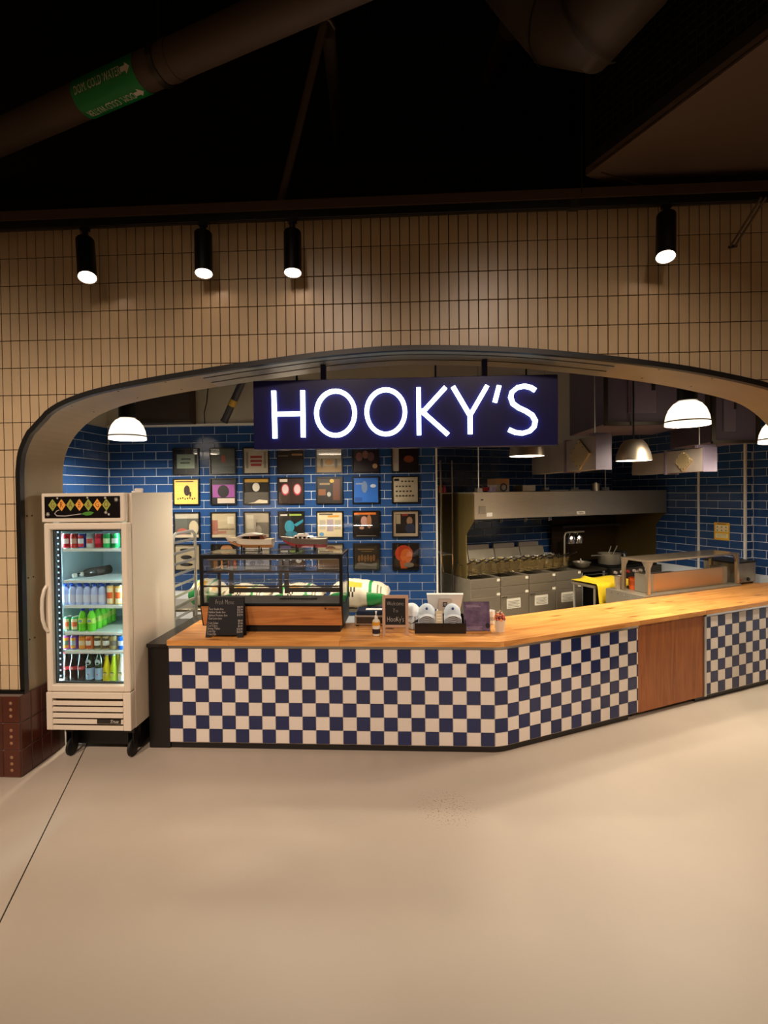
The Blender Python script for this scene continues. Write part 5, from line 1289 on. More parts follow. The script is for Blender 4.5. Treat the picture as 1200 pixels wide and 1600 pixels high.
o = MB().lathe([(0, 0), (0.05, 0), (0.05, 0.085), (0.055, 0.088), (0.055, 0.10), (0.0, 0.10)], M_steel, 16).build('steel_canister', None, KP(K(931, 765, 2.1)[0], 2.1, HZ1 + 0.0005), PHI); tag(o, 'round steel canister on the right part of the hood roof', 'canister')
MB().lathe([(0.02, 0.1005), (0.02, 0.115), (0, 0.115)], M_steel, 10).build('lid_knob', o)
for k, (pa, pb) in enumerate(((852, 880), (884, 915))):
    s0, s1 = K(pa, 765, 2.15)[0], K(pb, 765, 2.15)[0]; mb = MB(); mb.box(-(s1 - s0) / 2, (s1 - s0) / 2, -0.1, 0.1, 0, 0.018, M_alu, 0.004)
    o = tag(mb.build('baking_tray', None, KP((s0 + s1) / 2, 2.15, HZ1 + 0.0005), PHI), 'flat aluminium tray on the hood roof, %s of two' % ('left' if k == 0 else 'right'), 'tray', 'trays on the hood')
    mb = MB(); mb.box(-(s1 - s0) / 2 + 0.02, (s1 - s0) / 2 - 0.02, -0.08, 0.08, 0.018, 0.019, M_steel2); mb.build('tray_well', o)
# ---- wire shelving left of the hood
ws = kthing('wire_shelving', 'narrow chrome wire shelving unit beside the hood\'s left end', 'shelf', 0.97, 2.6)
for x in (-0.08, 0.08):
    for y in (-0.24, 0.24): mb = MB(); mb.cyl((x, y, 0), (x, y, 2.38), 0.012, 0.012, M_chrome, 8); mb.build('post', ws)
for z in (0.4, 1.2, 1.97):
    mb = MB(); 
    for y in (-0.24, 0.24): mb.cyl((-0.08, y, z), (0.08, y, z), 0.006, 0.006, M_chrome, 6)
    for x in (-0.08, 0.08): mb.cyl((x, -0.24, z), (x, 0.24, z), 0.006, 0.006, M_chrome, 6)
    for q in range(9): mb.cyl((-0.08 + 0.02 * q, -0.24, z + 0.004), (-0.08 + 0.02 * q, 0.24, z + 0.004), 0.0022, 0.0022, M_chrome, 4)
    mb.build('shelf', ws)
for k, (x, y, cc, nm) in enumerate(((-0.04, -0.15, 'D8782C', 'orange'), (0.035, -0.12, 'A0405C', 'pink'))):
    o = MB().lathe([(0, 0), (0.03, 0), (0.032, 0.06), (0.014, 0.085), (0.014, 0.095), (0, 0.095)], flat(cc, 0.3), 12).build('spray_bottle', None, KP(0.97 + x, 2.6 + y, 1.9775), PHI); tag(o, 'small %s bottle on the wire shelving beside the hood' % nm, 'bottle')
    MB().lathe([(0.016, 0.0955), (0.016, 0.115), (0, 0.116)], M_black, 10).build('bottle_cap', o)
# ---- dump station with bowl and heat lamps
ds = kthing('dump_station', 'dark steel dump station table with a tubular front rail beside the fryers', 'table', 2.84, 2.02)
mb = MB(); mb.box(0, 0.46, 0, 0.75, 0.885, 0.915, M_steeld, 0.004); mb.build('table_top', ds)
for x in (0.03, 0.43):
    for y in (0.03, 0.70): mb = MB(); mb.cyl((x, y, 0), (x, y, 0.885), 0.017, 0.017, M_alu, 8); mb.build('leg', ds)
mb = MB(); mb.tube([(0.03, 0.0, 0.80), (0.03, -0.03, 0.86), (0.43, -0.03, 0.86), (0.43, 0.0, 0.80)], 0.009, M_chrome, 6); mb.build('rail', ds)
mb = MB(); mb.box(0.02, 0.44, 0.02, 0.72, 0.3, 0.32, M_steeld); mb.build('lower_shelf', ds)
bs_ = K(909, 888, 2.16)
MB()
o = MB().lathe([(0, 0.0), (0.05, 0.002), (0.095, 0.04), (0.115, 0.085), (0.119, 0.085), (0.098, 0.036), (0.05, -0.0), (0, -0.002)], M_steel, 24).build('steel_bowl', None, KP(2.99, 2.17, 0.918), PHI); tag(o, 'round steel mixing bowl under the heat lamps', 'bowl')
MB().tube([(0.118 * math.cos(k * PI / 12), 0.118 * math.sin(k * PI / 12), 0.086) for k in range(24)], 0.003, M_steel, 5, loop=True).build('rim', o)
hl = kthing('heat_lamp', 'twin-shade chrome heat lamp over the mixing bowl', 'lamp', 2.90, 2.40, 0.9155)
zt_ = 0.47
mb = MB(); mb.lathe([(0, 0), (0.07, 0), (0.07, 0.012), (0, 0.012)], M_steeld, 16); mb.build('base', hl)
mb = MB(); mb.tube([(0, 0, 0.01), (0, 0, zt_ - 0.04), (0.02, 0, zt_), (0.06, 0, zt_ + 0.01), (0.36, 0, zt_ + 0.01)], 0.013, M_steel2, 8); mb.build('post', hl)
for x in (0.115, 0.26):
    mb = MB(); mb.lathe([(0.02, 0.0), (0.035, -0.01), (0.055, -0.05), (0.062, -0.15), (0.060, -0.15), (0.052, -0.05), (0.03, -0.015), (0.0, -0.012)], M_chrome, 18, Matrix.Translation((x, 0, zt_ + 0.0))); mb.build('shade', hl)
mb = MB(); mb.tube([(0, 0, 0.12), (0.0, -0.01, 0.06), (0.0, 0, 0.0)], [0.008, 0.02, 0.03], flat('8A8478', 0.4), 8)
tag(mb.build('scoop', None, KP(2.99, 2.19, 0.93), PHI), 'small scoop standing in the mixing bowl', 'scoop')
# ---- range with pots
RS0, RS1 = 3.36, 4.34
rg = kthing('kitchen_range', 'black gas range under the right end of the hood', 'range', RS0, 2.0)
rw = RS1 - RS0
mb = MB(); mb.box(0, rw, 0.02, 0.80, 0.12, 0.90, mat('range_black', '181512', 0.4), 0.004); mb.build('body', rg)
mb = MB(); mb.box(0, rw, 0.0, 0.02, 0.78, 0.90, M_steeld); cpn = mb.build('control_panel', rg)
for k in range(6):
    x = 0.06 + k * 0.12
    mb = MB(); mb.lathe([(0, 0.0), (0.024, 0.0), (0.02, 0.03), (0, 0.03)], flat('B8A89C', 0.4) if k != 2 else flat('A03028', 0.4), 12, Matrix.Translation((x, -0.0005, 0.85)) @ Matrix.Rotation(PI / 2, 4, 'X')); mb.build('knob', cpn)
for k in range(3):
    x = 0.17 + 0.32 * k
    mb = MB()
    for q in range(5): mb.box(x - 0.14 + q * 0.065, x - 0.13 + q * 0.065, 0.06, 0.74, 0.905, 0.925, M_black)
    mb.box(x - 0.15, x + 0.15, 0.06, 0.075, 0.90, 0.92, M_black); mb.box(x - 0.15, x + 0.15, 0.725, 0.74, 0.90, 0.92, M_black); mb.build('grate', rg)
mb = MB(); mb.box(-0.30, rw, 0.83, 0.85, 0.90, 1.56, mat('splash_steel', '43331F', 0.45, metal=0.7)); mb.build('back_guard', rg)
mb = MB(); mb.box(-0.30, rw - 0.1, 0.60, 0.83, 1.44, 1.47, M_steeld); mb.build('upper_shelf', rg)
def pot_(name, label, s, t, z, r, h, lidc=None, m=M_steel2, handle=True):
    t_ = kthing(name, label, 'pot', s, t, z)
    MB().lathe([(0, 0), (r * 0.95, 0), (r, 0.012), (r, h), (r * 1.03, h + 0.002), (r * 0.97, h + 0.002), (r * 0.96, 0.014), (0, 0.012)], m, 22).build('pot_body', t_)
    if handle: mb = MB(); mb.tube([(-r, 0, h * 0.8), (-r - 0.08, -0.02, h * 0.9), (-r - 0.24, -0.06, h * 0.95)], 0.010, M_steel2, 6); mb.build('handle', t_)
    return t_
pot_('saucepan', 'wide steel saucepan with a long handle on the range', 3.62, 2.28, 0.926, 0.155, 0.15)
for k, (sx_, a) in enumerate(((3.58, 25), (3.68, 40))):
    mb = MB(); mb.tube([(0, 0, 0.0), (0.05, 0, 0.13), (0.10 + 0.02 * k, 0, 0.23)], 0.008, M_steel2, 6); mb.lathe([(0, 0), (0.018, 0.004), (0.02, 0.02)], M_steel2, 8)
    tag(mb.build('ladle', None, KP(sx_, 2.30, 0.942), PHI), '%s of the two utensils standing in the saucepan' % ('left' if k == 0 else 'right'), 'ladle', 'utensils in the saucepan')
pot_('small_pan', 'small bright pan at the back of the range', 3.98, 2.42, 0.926, 0.10, 0.14, handle=False, m=M_chrome)
# ---- utility cart with a yellow cloth
cs0, cs1 = K(925, 910, 1.30)[0], K(987, 910, 1.30)[0]; cz = K(950, 911, 1.30)[1]
uc = kthing('utility_cart', 'steel utility cart standing behind the pass, under the yellow cloth', 'cart', (cs0 + cs1) / 2, 1.42)
cw = (cs1 - cs0) / 2
mb = MB(); mb.box(-cw, cw, -0.16, 0.22, cz - 0.04, cz - 0.008, M_steel2, 0.004); mb.build('top_tray', uc)
mb = MB(); mb.box(-cw, cw, -0.16, 0.22, 0.25, 0.28, M_steel2, 0.004); mb.build('lower_tray', uc)
for x in (-cw + 0.03, cw - 0.03):
    for y in (-0.13, 0.19): mb = MB(); mb.cyl((x, y, 0.0), (x, y, cz - 0.04), 0.014, 0.014, M_alu, 8); mb.build('leg', uc)
mb = MB(); NX, NY = 26, 16; g = []
for j in range(NY + 1):
    row = []
    for i_ in range(NX + 1):
        u_, v_ = i_ / NX, j / NY
        x = -cw * 1.04 + 2.08 * cw * u_; y = 0.20 - 0.40 * min(v_ / 0.5, 1.0); z = cz + 0.002 + 0.012 * math.sin(9 * u_ + 4 * v_) * (0.5 + v_) * 0.6 + 0.010 + 0.035 * max(0, 1 - abs(u_ - 0.32) / 0.1) * (1 - min(1, v_ * 1.6))
        if v_ > 0.5:
            dv = (v_ - 0.5) / 0.5; z -= dv * (0.235 + 0.05 * math.sin(2.2 * u_ + 0.6)) * (0.82 + 0.25 * u_); y -= 0.012 + 0.03 * math.sin(11 * u_ + 1.5) * dv * 0.6 + 0.01 * dv
        row.append(mb.bm.verts.new((x, y, z)))
    g.append(row)
mb.m = [mat('yellow_cloth', 'E8C81E', 0.85, noise=(14, 0.12), bump=(60, 0.15))]
for j in range(NY):
    for i_ in range(NX): mb.bm.faces.new((g[j][i_], g[j][i_ + 1], g[j + 1][i_ + 1], g[j + 1][i_]))
o = mb.build('yellow_cloth', None, KP((cs0 + cs1) / 2, 1.42), PHI, 80); md = o.modifiers.new('thickness', 'SOLIDIFY'); md.thickness = 0.004
tag(o, 'bright yellow cloth draped over the cart behind the counter', 'cloth')
# ---- steam table with overshelf
ZST = K(1017, 929, 0.64)[1]
so0, so1, to0, to1, zo = 2.40, 3.86, 0.63, 0.95, 1.245
stt = kthing('steam_table', 'stainless steam table standing directly behind the right countertop', 'counter', 0, 0)
mb = MB(); mb.box(so0 - 0.09, so1 + 0.04, 0.61, 1.12, 0.10, ZST - 0.002, M_steel2, 0.004); mb.build('body', stt)
mb = MB(); mb.box(so0 + 0.16, so1 - 0.16, 0.70, 0.715, ZST, ZST + 0.20, mat('brushed_guard', 'C9A27A', 0.3, metal=0.9), 0.002); mb.build('front_guard', stt)
mb = MB(); mb.box(so0 + 0.06, so0 + 0.158, 0.70, 0.86, ZST, ZST + 0.20, M_steel2, 0.002); mb.build('side_guard', stt)
mb = MB(); mb.box(so1 - 0.158, so1 - 0.08, 0.70, 0.86, ZST, ZST + 0.20, M_steel2, 0.002); mb.build('side_guard', stt)
mb = MB(); mb.box(so0 + 0.2, so1 - 0.2, 0.72, 1.08, ZST, ZST + 0.012, M_black); mb.build('well_cover', stt)
for k in range(5): mb = MB(); mb.lathe([(0, 0), (0.008, 0), (0.006, 0.004), (0, 0.004)], M_chrome, 8, Matrix.Translation((so0 - 0.0905, 0.68 + 0.09 * k, ZST - 0.035)) @ Matrix.Rotation(-PI / 2, 4, 'Y')); mb.build('bolt', stt)
os_ = kthing('overshelf', 'long stainless overshelf on four legs above the steam table', 'shelf', 0, 0)
M_shelf = mat('overshelf_steel', 'C0AC90', 0.26, metal=0.9)
mb = MB(); mb.box(so0 - 0.02, so1 + 0.02, to0 - 0.01, to1 + 0.02, zo - 0.022, zo, M_shelf, 0.002); mb.build('shelf_top', os_)
for x in (so0, so1):
    for y in (to0 + 0.01, to1):
        mb = MB(); mb.box(x - 0.018, x + 0.018, y - 0.018, y + 0.018, ZST, zo - 0.022, M_shelf, 0.002); mb.build('leg', os_)
        sg = 1 if x == so0 else -1
        mb = MB(); mb.prism([(x + sg * 0.018, zo - 0.022), (x + sg * 0.075, zo - 0.022), (x + sg * 0.018, zo - 0.11)], y - 0.006, y + 0.006, M_shelf, 'y'); mb.build('gusset', os_)
for y in (to0 + 0.01,):
    mb = MB(); mb.prism([(y + 0.018, zo - 0.022), (y + 0.075, zo - 0.022), (y + 0.018, zo - 0.11)], so0 - 0.006, so0 + 0.006, M_shelf, 'x'); mb.build('gusset', os_)
# containers on the steam table
def tub(name, label, cat, s, t, z, r0, r1, h, m, rim=None):
    o = MB().lathe([(0, 0), (r0, 0), (r1, h), (r1 - 0.004, h), (r0 - 0.003, 0.004), (0, 0.004)], m, 18).build(name, None, KP(s, t, z + 0.0005), PHI); tag(o, label, cat)
    MB().tube([(r1 * math.cos(k * PI / 9), r1 * math.sin(k * PI / 9), h) for k in range(18)], 0.003, rim or m, 5, loop=True).build('rim', o)
    return o
s_o = K(1000, 920, 0.80)[0]
o = tub('orange_tub', 'orange plastic tub on the left end of the steam table', 'tub', s_o + 0.06, 0.93, ZST, 0.050, 0.058, 0.13, flat('C8571C', 0.35))
MB().lathe([(0.0535, 0.05), (0.055, 0.05), (0.058, 0.10), (0.0565, 0.10)], flat('A84414'), 18).build('label', o)
tub('steel_insert', 'steel insert pot beside the orange tub', 'pot', s_o - 0.04, 1.045, ZST, 0.045, 0.05, 0.135, M_steel)
sl_ = K(1060, 890, 1.0)
mb = MB(); mb.box(-0.26, 0.26, -0.12, 0.12, 0, 0.10, flat('15120F', 0.4), 0.01); o = tag(mb.build('black_food_pan', None, KP(3.02, 0.96, ZST + 0.0125), PHI), 'black food pan with a pale lid in the steam table', 'pan')
mb = MB(); mb.box(-0.27, 0.27, -0.13, 0.13, 0.10, 0.118, flat('9C9484', 0.35), 0.008); mb.build('lid', o)
o = tub('white_bowl', 'white bowl on the right of the steam table below the overshelf', 'bowl', 3.55, 0.93, ZST + 0.012, 0.05, 0.085, 0.075, M_white)
o = tub('sauce_bottle', 'dark blue squeeze bottle behind the steam table\'s left leg', 'bottle', 2.64, 0.97, ZST, 0.035, 0.033, 0.16, flat('2A3868', 0.3))
MB().lathe([(0.033, 0.16), (0.02, 0.175), (0.007, 0.2), (0, 0.205)], M_white, 10).build('nozzle', o)
# ---- side shelf with a countertop oven at the right
sd = kthing('side_shelf', 'narrow honey-wood shelf behind the right end of the countertop', 'shelf', 0, 0)
mb = MB(); mb.box(3.93, 4.40, 0.63, 1.20, 0.795, 0.835, M_wood, 0.002); mb.build('board', sd)
for y in (0.70, 1.12): mb = MB(); mb.box(3.95, 4.39, y - 0.02, y + 0.02, 0.0, 0.795, M_black_lam); mb.build('bracket', sd)
ov = kthing('countertop_oven', 'boxy steel countertop oven on the wooden side shelf', 'oven', 4.17, 0.92, 0.836)
mb = MB(); mb.box(-0.20, 0.18, -0.20, 0.20, 0.02, 0.26, M_steel2, 0.006); mb.build('body', ov)
mb = MB(); mb.box(-0.21, 0.19, -0.21, 0.21, 0.26, 0.275, M_steeld, 0.003); mb.build('top_lid', ov)
for x in (-0.17, 0.15):
    for y in (-0.17, 0.17): mb = MB(); mb.cyl((x, y, 0), (x, y, 0.02), 0.015, 0.015, M_rubber, 8); mb.build('foot', ov)
mb = MB(); mb.lathe([(0, 0), (0.022, 0), (0.018, 0.02), (0, 0.02)], M_black, 12, Matrix.Translation((0.02, -0.2005, 0.06)) @ Matrix.Rotation(PI / 2, 4, 'X')); mb.build('knob', ov)
mb = MB(); mb.box(-0.13, -0.10, -0.203, -0.199, 0.05, 0.065, flat('B03428')); mb.build('red_mark', ov)
# ---- yellow notice on the right wall
tA, zA = KS(1116, 816, SW); tB, zB = KS(1140, 845, SW)
yn = thing('yellow_notice', 'yellow and white instruction notice on the right-hand tiled wall', 'notice', KP(SW - 0.0005, (tA + tB) / 2, (zA + zB) / 2), PHI - PI / 2)
nw, nh = abs(tA - tB) / 2, abs(zA - zB) / 2
mb = MB(); mb.box(-nw, nw, -0.003, 0, -nh, nh, flat('E0AE2C', 0.5)); mb.build('sheet', yn)
mb = MB()
for i_ in range(3):
    for j in range(2):
        x = -nw * 0.82 + i_ * nw * 0.56; z = -nh * 0.02 + j * nh * 0.38; mb.box(x, x + nw * 0.52, -0.0038, -0.003, z, z + nh * 0.34, flat('E8DCB8')); mb.box(x + nw * 0.16, x + nw * 0.36, -0.0044, -0.0038, z + nh * 0.06, z + nh * 0.22, flat('8C8468'))
mb.box(-nw * 0.82, nw * 0.82, -0.0038, -0.003, -nh * 0.75, -nh * 0.25, flat('E8D8A8'))
for k in range(3): mb.box(-nw * 0.6, nw * 0.6, -0.0044, -0.0038, -nh * 0.66 + k * nh * 0.14, -nh * 0.62 + k * nh * 0.14, flat('A89868'))
mb.box(-nw * 0.6, nw * 0.6, -0.0038, -0.003, nh * 0.80, nh * 0.90, flat('6C4C1C')); mb.build('print', yn)

# ================================================================== DUCTS, PIPES AND LAMPS INSIDE THE STALL
def duct_run(name, label, pxl, pxr, pyt, pyb, Y, length, vpx, m_end, m_side, panel=True):
    A = W(pxl, pyb, Y); Bq = W(pxr, pyb, Y); zt = W((pxl + pxr) / 2, pyt, Y).z; zb = A.z
    d = ray(vpx, 769); ang = math.atan2(d.y, d.x) - PI / 2
    t_ = thing(name, label, 'duct', (A.x, Y, zb), ang, 'kitchen ducts'); wd = (Bq.x - A.x); hg = zt - zb
    mb = MB(); mb.box(0, wd, 0.012, length, 0, hg, m_side); mb.build('duct_body', t_)
    mb = MB(); mb.box(-0.006, wd + 0.006, 0, 0.012, -0.006, hg + 0.006, m_end); mb.build('end_cap', t_)  # end face coloured with the lilac light cast, body stays plain sheet
    mb = MB(); mb.box(-0.03, wd + 0.03, 0.05, 0.09, hg, hg + 0.03, m_end); mb.build('flange', t_)
    mb = MB(); mb.box(-0.014, wd + 0.014, 0.6, 0.63, -0.014, hg + 0.014, m_end); mb.build('flange', t_)
    if panel:
        c = (0.30, hg / 2); q = hg * 0.62
        mb = MB(); mb.prism([(c[0] - q, c[1]), (c[0], c[1] - q * 0.78), (c[0] + q, c[1]), (c[0], c[1] + q * 0.78)], -0.02, 0.0, mat('access_plate', 'B5A27A', 0.35, metal=0.6), 'x'); ap = mb.build('access_panel', t_)
        for k in range(12):
            f = (k % 3 + 0.5) / 3; e = k // 3
            P_ = [(c[0] - q, c[1]), (c[0], c[1] - q * 0.78), (c[0] + q, c[1]), (c[0], c[1] + q * 0.78)]
            a, b = P_[e], P_[(e + 1) % 4]; y = a[0] + (b[0] - a[0]) * f; z = a[1] + (b[1] - a[1]) * f
            y = c[0] + (y - c[0]) * 0.88; z = c[1] + (z - c[1]) * 0.88
            mb = MB(); mb.box(-0.026, -0.02, y - 0.005, y + 0.005, z - 0.005, z + 0.005, M_chrome); mb.build('bolt', ap)
    mb = MB(); mb.cyl((wd / 2, 0.16, hg), (wd / 2, 0.16, 4.3 - zb), 0.006, 0.006, M_alu, 6); mb.build('hanger', t_)
    return t_
duct_run('exhaust_duct', 'rectangular sheet-metal duct with a diamond access plate, behind the sign\'s right end', 932, 957, 680, 733, 5.0, 1.5, 500, M_purp, M_galv)
duct_run('exhaust_duct', 'rectangular sheet-metal duct with a diamond access plate, below the right glass pendant', 1100, 1121, 699, 736, 5.1, 1.3, 560, M_purp, M_galv)
def big_duct(label, px0, px1, pyb, Y0, Y1, ztop=4.25):
    A, Bq = W(px0, pyb, Y0), W(px1, pyb, Y0); zb = A.z
    t_ = thing('air_duct', label, 'duct', (A.x, Y0, zb), 0, 'kitchen ducts')
    wd = Bq.x - A.x
    mb = MB(); mb.box(0, wd, 0, Y1 - Y0, 0, ztop - zb, M_purp); mb.build('duct_body', t_)
    for x in (0.0, wd): mb = MB(); mb.box(x - 0.02, x + 0.02, -0.015, 0.0, 0, ztop - zb, M_steeld); mb.build('flange', t_)
    mb = MB(); mb.box(wd * 0.22, wd * 0.5, -0.018, 0, 0.10, 0.62, mat('access_door_cast', '6A5E6C', 0.5), 0.006); ad_ = mb.build('access_door', t_)  # door grey carries the same purple light cast
    mb = MB(); mb.box(wd * 0.45, wd * 0.48, -0.032, -0.018, 0.32, 0.40, M_steeld); mb.build('latch', ad_)
    mb = MB(); mb.box(-0.01, wd + 0.01, -0.02, 0.02, -0.02, 0.012, M_steeld); mb.build('bottom_rail', t_)
    return t_
big_duct('large lilac-grey air duct with an access door, left of the right glass pendant', 946, 1105, 662, 5.25, 6.4)
big_duct('large lilac-grey air duct at the right, behind the right glass pendant', 1114, 1184, 690, 5.35, 6.2)
# dark sheet-metal duct and slanted conduit above the blue wall
A, Bq = W(213, 663, 6.05), W(295, 610, 6.05)
t_ = thing('supply_duct', 'dark brown sheet-metal duct above the blue wall by the left pendant', 'duct', (A.x, 6.05, A.z + 0.012))
mb = MB(); mb.box(0, Bq.x - A.x, 0, 0.19, 0, 1.4, mat('rusty_dark_sheet', '3A2A20', 0.6, noise=(3, 0.3))); mb.build('duct_body', t_)
mb = MB(); mb.box(-0.01, Bq.x - A.x + 0.01, -0.012, 0, 0, 0.03, M_steeld); mb.build('flange', t_)
p0, p1 = W(384, 585, 5.85), W(351, 657, 5.95)
ptop = p1 + (p0 - p1) * ((4.3 - p1.z) / (p0.z - p1.z))
t_ = thing('conduit_pipe', 'slanted grey pipe with a yellow band above the blue wall', 'pipe', p1)
mb = MB(); mb.tube([Vector((0, 0, 0)), p0 - p1, ptop - p1], 0.042, flat('34323A', 0.5), 10); mb.build('pipe_body', t_)
d = (p0 - p1); mb = MB(); mb.cyl(d * 0.32, d * 0.45, 0.045, 0.045, flat('B08A28', 0.5), 12); mb.build('yellow_band', t_)
mb = MB(); mb.cyl(d * -0.03, d * 0.01, 0.046, 0.046, flat('22222A', 0.5), 10); mb.build('end_fitting', t_)
mb = MB(); c0 = W(326, 560, 6.1); pts = [Vector((c0.x, c0.y, 4.3)), c0, W(325, 605, 6.1), W(323, 628, 6.12), W(319, 645, 6.14), W(320, 662, 6.15)]
tag(mb.tube(pts, 0.007, M_black, 6).build('hanging_cable'), 'thin black cable hanging over the blue wall left of the sign', 'cable')
# ---- pendant lamps
LAMP = (1.0, 0.87, 0.68)
M_dome = mat('lit_white_glass', 'FFFFFF', 0.3, emis='FFEBCF', es=1.6)
def dome(px, pyt, pyb, wpx, Y, label, e=280, tilt=0):
    c = W(px, pyb, Y); r = wpx / 2 * (Y / FPX) * 1.0; h = W(px, pyt, Y).z - c.z
    t_ = thing('dome_pendant', label, 'lamp', (c.x, c.y, c.z), 0, 'white glass dome pendants')
    pr = [(r * 0.94, 0.0), (r, 0.0), (r * 0.99, h * 0.16), (r * 0.94, h * 0.40), (r * 0.82, h * 0.66), (r * 0.62, h * 0.87), (r * 0.40, h * 0.98), (0, h)]
    MB().lathe(pr, M_dome, 28).build('glass_shade', t_)
    MB().lathe([(r * 1.003, h * 0.13), (r * 1.012, h * 0.14), (r * 1.012, h * 0.175), (r * 1.0, h * 0.185)], flat('3A342C'), 28).build('rim_band', t_)
    mb = MB(); mb.lathe([(0, 0.004), (r * 0.92, 0.004), (r * 0.92, 0.008), (0, 0.008)], M_lampglow, 24); mb.build('diffuser', t_)
    mb = MB(); mb.cyl((0, 0, h), (0, 0, h + 0.16), r * 0.46, r * 0.46, M_black, 20); mb.build('cap_housing', t_)
    mb = MB(); mb.cyl((0, 0, h + 0.16), (0, 0, 4.3 - c.z), 0.012, 0.012, M_black, 8); mb.build('stem', t_)
    l = bpy.data.lights.new('dome_light', 'SPOT'); l.energy = e; l.color = LAMP; l.shadow_soft_size = r * 0.6; l.spot_size = R(172); l.spot_blend = 0.5
    o = bpy.data.objects.new('dome_light', l); col.objects.link(o); o.parent = t_; o.location = (0, 0, -0.01)
    return t_
dome(199.5, 653, 687, 56, 5.2, 'glowing white glass dome pendant at the left, above the drinks cooler', 230)
dome(1074, 626, 665, 62, 4.7, 'glowing white glass dome pendant at the upper right, under the arch', 140)
dome(1222, 655, 692, 60, 4.75, 'glowing white glass dome pendant cut off by the right edge of the photo', 120)
dome(465, 655, 687, 56, 5.2, 'glowing white glass dome pendant hidden behind the sign, mirrored in the album frames', 200)
def cone_lamp(px, pyt, pyb, wpx, Y, label, e=110):
    c = W(px, pyb, Y); r = wpx / 2 * (Y / FPX); h = W(px, pyt, Y).z - c.z
    t_ = thing('metal_pendant', label, 'lamp', c, 0, 'metal shade pendants')
    MB().lathe([(r * 0.97, 0.0), (r, 0.0), (r * 0.90, h * 0.40), (r * 0.70, h * 0.80), (r * 0.5, h), (0.03, h + 0.01), (0, h + 0.01)], mat('brushed_shade', 'B5A894', 0.35, metal=0.9), 28).build('shade', t_)
    mb = MB(); mb.lathe([(0, 0.003), (r * 0.95, 0.003), (r * 0.95, 0.008), (0, 0.008)], M_lampglow, 24); mb.build('diffuser', t_)
    mb = MB(); mb.cyl((0, 0, h + 0.01), (0, 0, 4.3 - c.z), 0.009, 0.009, M_black, 8); mb.build('cord', t_)
    l = bpy.data.lights.new('pendant_light', 'SPOT'); l.energy = e; l.color = LAMP; l.shadow_soft_size = r * 0.6; l.spot_size = R(150); l.spot_blend = 0.4
    o = bpy.data.objects.new('pendant_light', l); col.objects.link(o); o.parent = t_; o.location = (0, 0, -0.01)
cone_lamp(823, 672, 713, 54, 5.0, 'brushed metal pendant glowing just under the sign\'s right half')
cone_lamp(990, 688, 720, 52, 5.2, 'brushed metal pendant between the two diamond-plate ducts')

# ================================================================== HOOKY'S SIGN
YS = 3.72
x0, x1, z0, z1 = W(396, 650, YS).x, W(872, 650, YS).x, W(634, 699, YS).z, W(634, 590, YS).z
sgn = thing('shop_sign', 'dark navy sign box with glowing white letters hanging under the arch', 'sign', ((x0 + x1) / 2, YS, z0)); sxc = (x0 + x1) / 2
mb = MB(); mb.box(x0 - sxc, x1 - sxc, 0.0, 0.11, 0, z1 - z0, mat('navy_sign_face', '10104A', 0.25), 0.003); mb.build('sign_box', sgn)
for px in (505, 757):
    hx = W(px, 570, YS + 0.05).x
    zt_ = None
    for a, b in zip(arch[:-1], arch[1:]):
        if a.x <= hx < b.x: zt_ = a.y + (b.y - a.y) * (hx - a.x) / (b.x - a.x)
    mb = MB(); mb.box(hx - sxc - 0.019, hx - sxc + 0.019, 0.035, 0.075, z1 - z0, zt_ - z0 - 0.02, mat('navy_post', '15174A', 0.4), 0.002); mb.build('hanger_post', sgn)
M_let = mat('lit_letter', 'FFFFFF', 0.4, emis='D8EEFF', es=5.5)
def lp2(px, py): p = W(px, py, YS); return (p.x - sxc, p.z - z0)
def letter(paths, loop=False):
    mb = MB()
    for k, pts in enumerate(paths): mb.ribbon([lp2(*p) for p in pts], 0.031, -0.020 - 0.0002 * k, -0.0005, M_let, loop)
    return mb.build('letter', sgn)
letter([[(428.3, 611), (430.2, 685)], [(473.3, 610.5), (474.3, 683.5)], [(429, 647.5), (474, 646.5)]])
for cx_, cy_ in ((524.7, 646), (603, 644)):
    letter([[(cx_ + 29.7 * math.cos(a * PI / 20), cy_ + 34.5 * math.sin(a * PI / 20)) for a in range(40)]], True)
letter([[(654, 606), (654.6, 680)], [(696, 605.5), (659, 646)], [(657, 641), (700, 679.5)]])
letter([[(707.5, 604.5), (734.3, 650)], [(761, 603), (733.8, 650)], [(734.2, 644), (734.4, 678.5)]])
letter([[(779.5, 603), (772.8, 629)]])
sp = [(836, 610.5), (829, 606), (819, 603.7), (808, 606), (799.5, 613), (797.5, 621), (801, 631), (810, 637.5), (821, 642.5), (831, 649), (836, 658), (834, 667), (827, 674), (816, 677.3), (805, 676), (794.5, 671.5)]
letter([sp])

